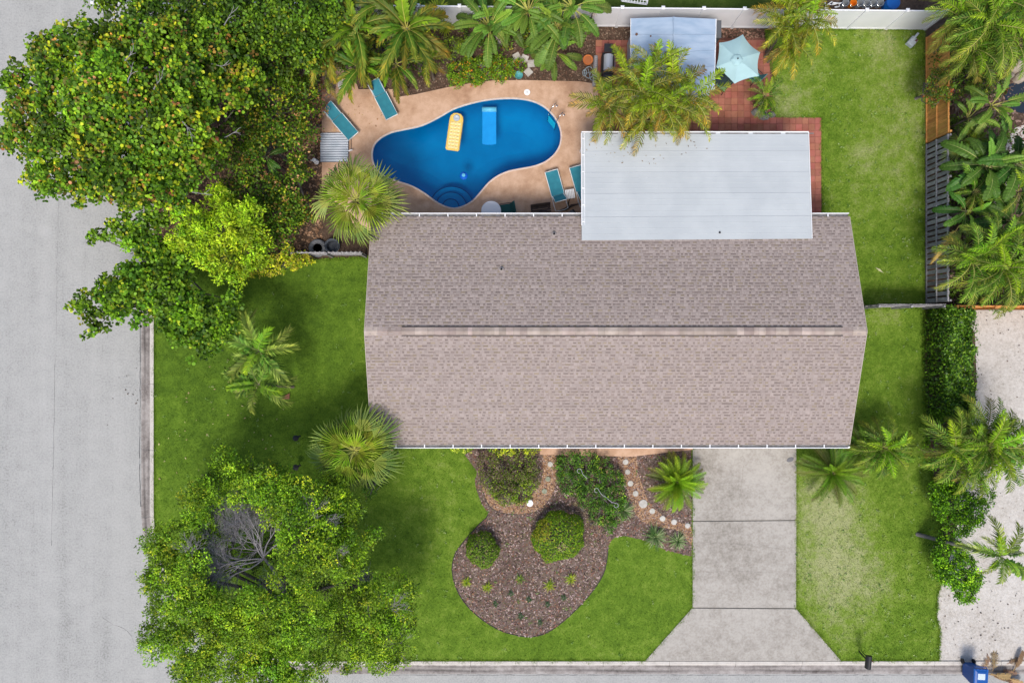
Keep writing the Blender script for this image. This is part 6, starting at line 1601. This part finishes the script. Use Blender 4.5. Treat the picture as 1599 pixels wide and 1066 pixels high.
for i, (x_, y_, lb) in enumerate([(774, 941, 'tiny dark green seedling at the lower left of the bed'), (798, 925, 'tiny green seedling below the dark spiky plant'), (826, 934, 'tiny green seedling right of the bed centre line'), (855, 942, 'larger dark seedling below the spiky plants on the right'), (880, 931, 'tiny seedling under the easternmost spiky plant'),
                                 (813, 960, 'tiny seedling near the bottom tip of the bed'), (843, 970, 'lowest tiny seedling near the bottom tip of the bed')]):
    rosette('seedling', lb, x_, y_, 6.5, .14, 16, [(.05, .11, .04), (.08, .15, .06), (.12, .18, .08)], 30 + i, group='seedlings in the heart shaped bed', w=.025)
rosette('bromeliad', 'bright yellow green spiky bromeliad against the white fence', 688, 28, 20, .9, 80, [(.42, .5, .04), (.32, .42, .03), (.2, .3, .03)], 50, w=.04, z0=.6)
rosette('bromeliad', 'smaller yellow green bromeliad just south of the bigger one at the fence', 697, 48, 14, .5, 50, [(.42, .5, .04), (.3, .4, .03)], 51, w=.035, z0=.2)
# shrub masses in the front beds
MIX = [(.13, .1, .06, 4), (.2, .13, .09, 2.5), (.09, .14, .025, 4), (.18, .24, .03, 2), (.26, .2, .15, 1)]
MIX2 = [(.09, .15, .025, 4), (.16, .23, .03, 4), (.26, .32, .04, 2), (.13, .12, .05, 2)]
bush('brown_shrub', 'brownish purple shrub mass filling the bed west of the curved gravel path', 'shrub', [(765, 728, 20, .7), (790, 725, 26, .75), (815, 725, 22, .7), (765, 750, 18, .6), (790, 755, 22, .65), (830, 740, 14, .6)], 760, 13, .09, .38, MIX, rc=(.08, .18), seed=20, r0=.03, twn=40, flat=.4)
bush('green_shrub', 'yellow green shrub at the south end of the bed west of the curved gravel path', 'shrub', [(790, 772, 17, .5), (812, 768, 18, .5), (775, 762, 10, .4), (828, 752, 12, .5)], 330, 12, .09, .4, MIX2, rc=(.07, .15), seed=21, r0=.025, flat=.4)
GB = [(.05, .12, .025, 5), (.08, .17, .035, 4), (.035, .08, .02, 4), (.22, .3, .05, .9), (.3, .2, .1, .3)]
bush('green_shrub', 'dark green shrub mass under the shepherd hooks in the middle front bed', 'shrub', [(890, 730, 22, .7), (915, 725, 20, .7), (895, 752, 22, .7), (925, 750, 24, .7), (940, 730, 16, .6), (955, 755, 20, .65), (925, 775, 22, .65), (955, 780, 22, .6), (940, 800, 18, .5), (960, 805, 14, .45), (950, 822, 11, .35)],
     1250, 13, .085, .5, GB, rc=(.07, .16), seed=22, r0=.03, twn=40, flat=.45)
bush('brown_shrub', 'thin dry straw coloured growth left of the green front shrub mass', 'shrub', [(905, 785, 8, .25), (915, 800, 9, .25), (925, 815, 8, .22), (935, 830, 7, .2)], 60, 7, .08, .25, [(.4, .3, .18, 3), (.25, .2, .1, 2), (.2, .22, .06, 1)], rc=(.05, .1), seed=23, r0=.012, twn=20)
YB = [(.38, .42, .03, 4), (.5, .5, .08, 2), (.14, .24, .03, 3)]
bush('yellow_shrub', 'yellow green shrub touching the front gutter left of the walk', 'shrub', [(780, 700, 9, .9), (795, 702, 9, .9), (770, 699, 7, .8)], 60, 10, .09, .4, YB, rc=(.06, .12), seed=24, r0=.02, twn=15)
bush('yellow_shrub', 'yellow green shrub at the front gutter right beside the walk corner', 'shrub', [(828, 703, 8, .9), (836, 699, 7, .9), (818, 702, 7, .8)], 45, 10, .08, .4, YB, rc=(.06, .12), seed=25, r0=.02, twn=15)
bush('yellow_shrub', 'small pale yellow flowering plant under the front gutter, the western one', 'shrub', [(709, 700, 6, .6)], 16, 9, .08, .4, [(.55, .55, .2, 2), (.5, .55, .1, 2), (.2, .3, .05, 1)], rc=(.05, .09), seed=26, r0=.012, twn=6)
bush('yellow_shrub', 'small pale yellow flowering plant under the front gutter, the eastern one', 'shrub', [(729, 700, 7, .6)], 18, 9, .08, .4, [(.55, .55, .2, 2), (.5, .55, .1, 2), (.2, .3, .05, 1)], rc=(.05, .09), seed=27, r0=.012, twn=6)
bush('green_shrub', 'dark shrub at the foot of the southwest fan palm', 'shrub', [(590, 745, 16, .9), (600, 725, 13, .9), (575, 765, 10, .7), (612, 708, 10, .8)], 130, 11, .1, .4, GB, rc=(.08, .16), seed=28, r0=.03)
# flowering hedge behind pool
FLW = [(.1, .19, .02, 5), (.17, .27, .025, 4), (.07, .13, .02, 4), (.62, .2, .02, .9), (.6, .3, .05, .4)]
bush('flowering_hedge', 'low green hedge with orange flowers on the north edge of the pool deck', 'hedge', [(715, 112, 16, .7), (735, 108, 18, .7), (757, 105, 18, .7), (780, 104, 17, .7), (797, 103, 12, .6), (712, 126, 9, .5), (745, 122, 11, .5), (780, 118, 10, .5)], 700, 13, .085, .5, FLW, rc=(.07, .15), seed=30, r0=.025, twn=60, flat=.45)
bush('green_shrub', 'loose green shrub between the bromeliad and the flowering hedge', 'shrub', [(705, 72, 16, 1.1), (718, 85, 14, 1), (690, 80, 14, 1.2), (725, 70, 12, 1)], 150, 10, .11, .4, MIX2, rc=(.08, .16), seed=31, r0=.03)
bush('green_shrub', 'dark undergrowth beneath the bird of paradise plants along the white fence', 'shrub', [(745, 45, 22, 1.0), (775, 60, 20, .9), (800, 35, 24, 1.2), (835, 50, 24, 1.1), (870, 30, 26, 1.2), (900, 40, 18, 1.0), (850, 20, 26, 1.3), (790, 10, 24, 1.4)], 520, 12, .14, .4, HDG, rc=(.12, .26), seed=45, r0=.03, twn=30)
bush('green_shrub', 'small green shrub beside the square garden pavers', 'shrub', [(812, 101, 8, .4)], 26, 9, .08, .5, FLW, rc=(.05, .1), seed=32, r0=.015, twn=8)
# filling shrubs under the palms on the north west
bush('green_shrub', 'dark green undergrowth below the broad leaved palms', 'shrub', [(560, 80, 34, 1.6), (610, 70, 34, 1.7), (650, 60, 30, 1.6), (520, 60, 34, 1.9), (530, 100, 20, 1.2), (655, 95, 20, 1.1), (600, 30, 34, 2.2), (545, 25, 34, 2.4), (650, 20, 24, 2)], 420, 11, .15, .4, HDG, rc=(.14, .3), seed=33, r0=.06, twn=60)
# east side hedge and bushes
HD = [(.07, .17, .01, 5), (.13, .27, .014, 4), (.03, .08, .008, 3.5), (.26, .42, .03, 1.4)]
hx0, hx1, hy0, hy1 = P(1450, 0, .3).x, P(1522, 0, 1.9).x, P(0, 654, 1.9).y, P(0, 486, 1.9).y
o = thing('clipped_hedge', 'tall dark green clipped hedge between the lawn and the sand yard', 'hedge', ((hx0 + hx1) / 2, (hy0 + hy1) / 2, 0))
r = np.random.default_rng(77); N_ = 26000
pos = np.stack([r.uniform(hx0, hx1, N_), r.uniform(hy0, hy1, N_), r.uniform(.1, 1.9, N_)], 1)
lump = .14 * np.sin(pos[:, 0] * 4.1 + 1) * np.sin(pos[:, 1] * 3.3) + .07 * np.sin(pos[:, 1] * 8 + pos[:, 0] * 5)
side = r.random(N_); top = side < .6
pos[top, 2] = 1.8 + lump[top] * 1.6 - r.uniform(0, .25, top.sum())
e = ~top; wh = r.integers(0, 4, N_); jit = r.uniform(-.1, .12, N_) + lump
pos[e & (wh == 0), 0] = hx0; pos[e & (wh == 1), 0] = hx1; pos[e & (wh == 2), 1] = hy0; pos[e & (wh == 3), 1] = hy1
pos[:, 0] += np.where(e & (wh < 2), jit, 0); pos[:, 1] += np.where(e & (wh > 1), jit, 0)
nr = norm(np.where(top[:, None], np.array([[0, 0, 1.]]), norm(pos - np.array([(hx0 + hx1) / 2, 0, 1])) * np.array([1, 0, .4])) + r.normal(0, .5, (N_, 3)))
A_ = np.array([p[:3] for p in HD]); pw = np.array([p[3] for p in HD]); col = A_[r.choice(len(HD), N_, p=pw / pw.sum())] * r.uniform(.6, 1.4, (N_, 1))
fastmesh('foliage', leaf_polys(pos, np.cross(nr, r.normal(size=(N_, 3))), nr, r.uniform(.1, .17, N_), r.uniform(.055, .085, N_), 'lance'), 4, hedgem, col, o)
mb = MB()
for k in range(40): x_, y_ = R.uniform(hx0 + .2, hx1 - .2), R.uniform(hy0 + .2, hy1 - .2); mb.tube([(x_, y_, 0), (x_ + R.uniform(-.1, .1), y_ + R.uniform(-.1, .1), 1.0), (x_ + R.uniform(-.3, .3), y_ + R.uniform(-.3, .3), 1.7)], [.03, .02, .008], 4)
mb.build('stems', bark, o)
bush('green_shrub', 'dark green bush between the areca clump and the leaning feather palm', 'shrub', [(1495, 790, 28, 1.6), (1520, 800, 24, 1.6), (1500, 820, 20, 1.4), (1475, 770, 18, 1.3), (1540, 775, 12, 1.3)], 650, 16, .11, .5, HD, rc=(.12, .22), seed=35)
bush('green_shrub', 'dark green bush on the lawn edge below the leaning palm trunk', 'shrub', [(1488, 870, 24, 1.5), (1505, 895, 26, 1.5), (1485, 895, 20, 1.4), (1510, 925, 16, 1.2), (1480, 850, 14, 1.2), (1520, 905, 12, 1.2)], 650, 16, .11, .5, HD, rc=(.12, .22), seed=36)
bush('green_shrub', 'dark undergrowth beneath the areca clump south of the hedge', 'shrub', [(1480, 690, 30, 1.1), (1475, 720, 22, .9), (1510, 740, 30, 1.0), (1540, 700, 34, 1.2), (1490, 665, 20, 1)], 300, 12, .12, .5, HD, rc=(.14, .26), seed=37)
CR = [(.06, .11, .02, 4), (.04, .08, .018, 3), (.2, .1, .03, 1), (.4, .1, .03, .5), (.14, .16, .03, 2)]
bush('croton_shrub', 'dark croton shrub with red tips leaning over the cedar fence', 'shrub', [(1470, 128, 18, 2.1), (1478, 108, 12, 2), (1456, 155, 11, 2), (1485, 140, 18, 1.9), (1462, 118, 10, 2.1)], 210, 12, .1, .5, CR, rc=(.09, .2), seed=38)
bush('croton_shrub', 'red flecked croton near the boulders in the neighbour\'s garden', 'shrub', [(1560, 130, 20, 1.4), (1550, 115, 16, 1.4), (1535, 130, 18, 1.5)], 170, 12, .1, .5, CR, rc=(.09, .2), seed=39)
bush('green_shrub', 'dark undergrowth behind the cedar and grey fences', 'shrub', [(1500, 90, 30, 1.3), (1510, 150, 28, 1.2), (1500, 210, 28, 1.1), (1510, 260, 28, 1.1), (1500, 320, 22, 1), (1560, 200, 26, 1), (1555, 290, 26, 1), (1540, 340, 26, 1.1), (1580, 400, 34, 1.2), (1520, 440, 34, 1.2), (1570, 450, 34, 1.2), (1540, 70, 36, 1.3), (1590, 60, 34, 1.3), (1500, 290, 20, 1.2), (1590, 250, 26, 1.2), (1530, 300, 24, 1.3)], 1300, 12, .14, .45, CR[:2] + [(.1, .16, .03, 3)], rc=(.14, .3), seed=40, r0=.05, twn=60)
bush('green_shrub', 'low green plants under the small palm east of the umbrella', 'shrub', [(1193, 160, 12, .7), (1200, 172, 10, .5)], 60, 10, .1, .4, HD, rc=(.06, .12), seed=41, r0=.015, twn=10)
bush('green_shrub', 'low plants around the sago palms at the southeast corner of the house', 'shrub', [(1350, 715, 14, .4), (1330, 690, 10, .5), (1365, 710, 10, .4)], 80, 10, .09, .35, MIX2, rc=(.06, .12), seed=42, r0=.015, twn=10)
# dry bird of paradise flower heads (pale tangled brown)
for i, (x_, y_, z_, lb) in enumerate([(778, 62, 1.3, 'pale dried leaf tangle left in the back bed'), (836, 45, 2.0, 'pale dried leaf tangle in the middle of the bird of paradise'), (926, 18, 2.0, 'pale dried leaf tangle near the white fence end of the bed')]):
    p = P(x_, y_, z_); o = thing('dried_leaf_bunch', lb, 'dead leaves', (p.x, p.y, 0), 0, 'dried leaf bunches in the bird of paradise bed')
    mb = MB()
    for k in range(34):
        a_ = R.uniform(0, 6.28); l = R.uniform(.15, .36); e = Vector((math.cos(a_) * l, math.sin(a_) * l, R.uniform(-.25, .12))); q = Vector((math.cos(a_ + .5) * .02, math.sin(a_ + .5) * .02, 0))
        mb.add([Vector((0, 0, z_)), e * .5 + Vector((0, 0, z_ + .08)) - q, e + Vector((0, 0, z_)), e * .5 + Vector((0, 0, z_ + .08)) + q], [(0, 1, 2, 3)], gs(R.choice([(.5, .44, .38), (.38, .3, .24), (.6, .54, .48)]), R.uniform(.8, 1.1)))
    mb.build('dry_blades', chipm, o, local=True); MB().tube([(0, 0, 0), (0, 0, z_)], .03, 5).build('stalk', bark, o, local=True)
p = G(1373, 423)
tag(MB().add([(p.x - .22, p.y + .16, .06), (p.x - .02, p.y + .08, .11), (p.x + .2, p.y - .12, .05), (p.x - .06, p.y - .0, .07)], [(0, 1, 2, 3)], (.5, .5, .3)).build('fallen_leaf', chipm), 'single pale fallen leaf on the back lawn', 'leaf')
p = G(450, 619)
tag(MB().add([(p.x - .4, p.y - .05, .1), (p.x - .1, p.y + .05, .2), (p.x + .12, p.y + .18, .15), (p.x + .1, p.y - .14, .12), (p.x - .15, p.y - .12, .18)], [(0, 1, 4), (1, 2, 3), (1, 3, 4)], (.22, .1, .06)).build('palm_boot', chipm), 'reddish brown fallen palm boot beside the southern feather palm', 'palm boot')
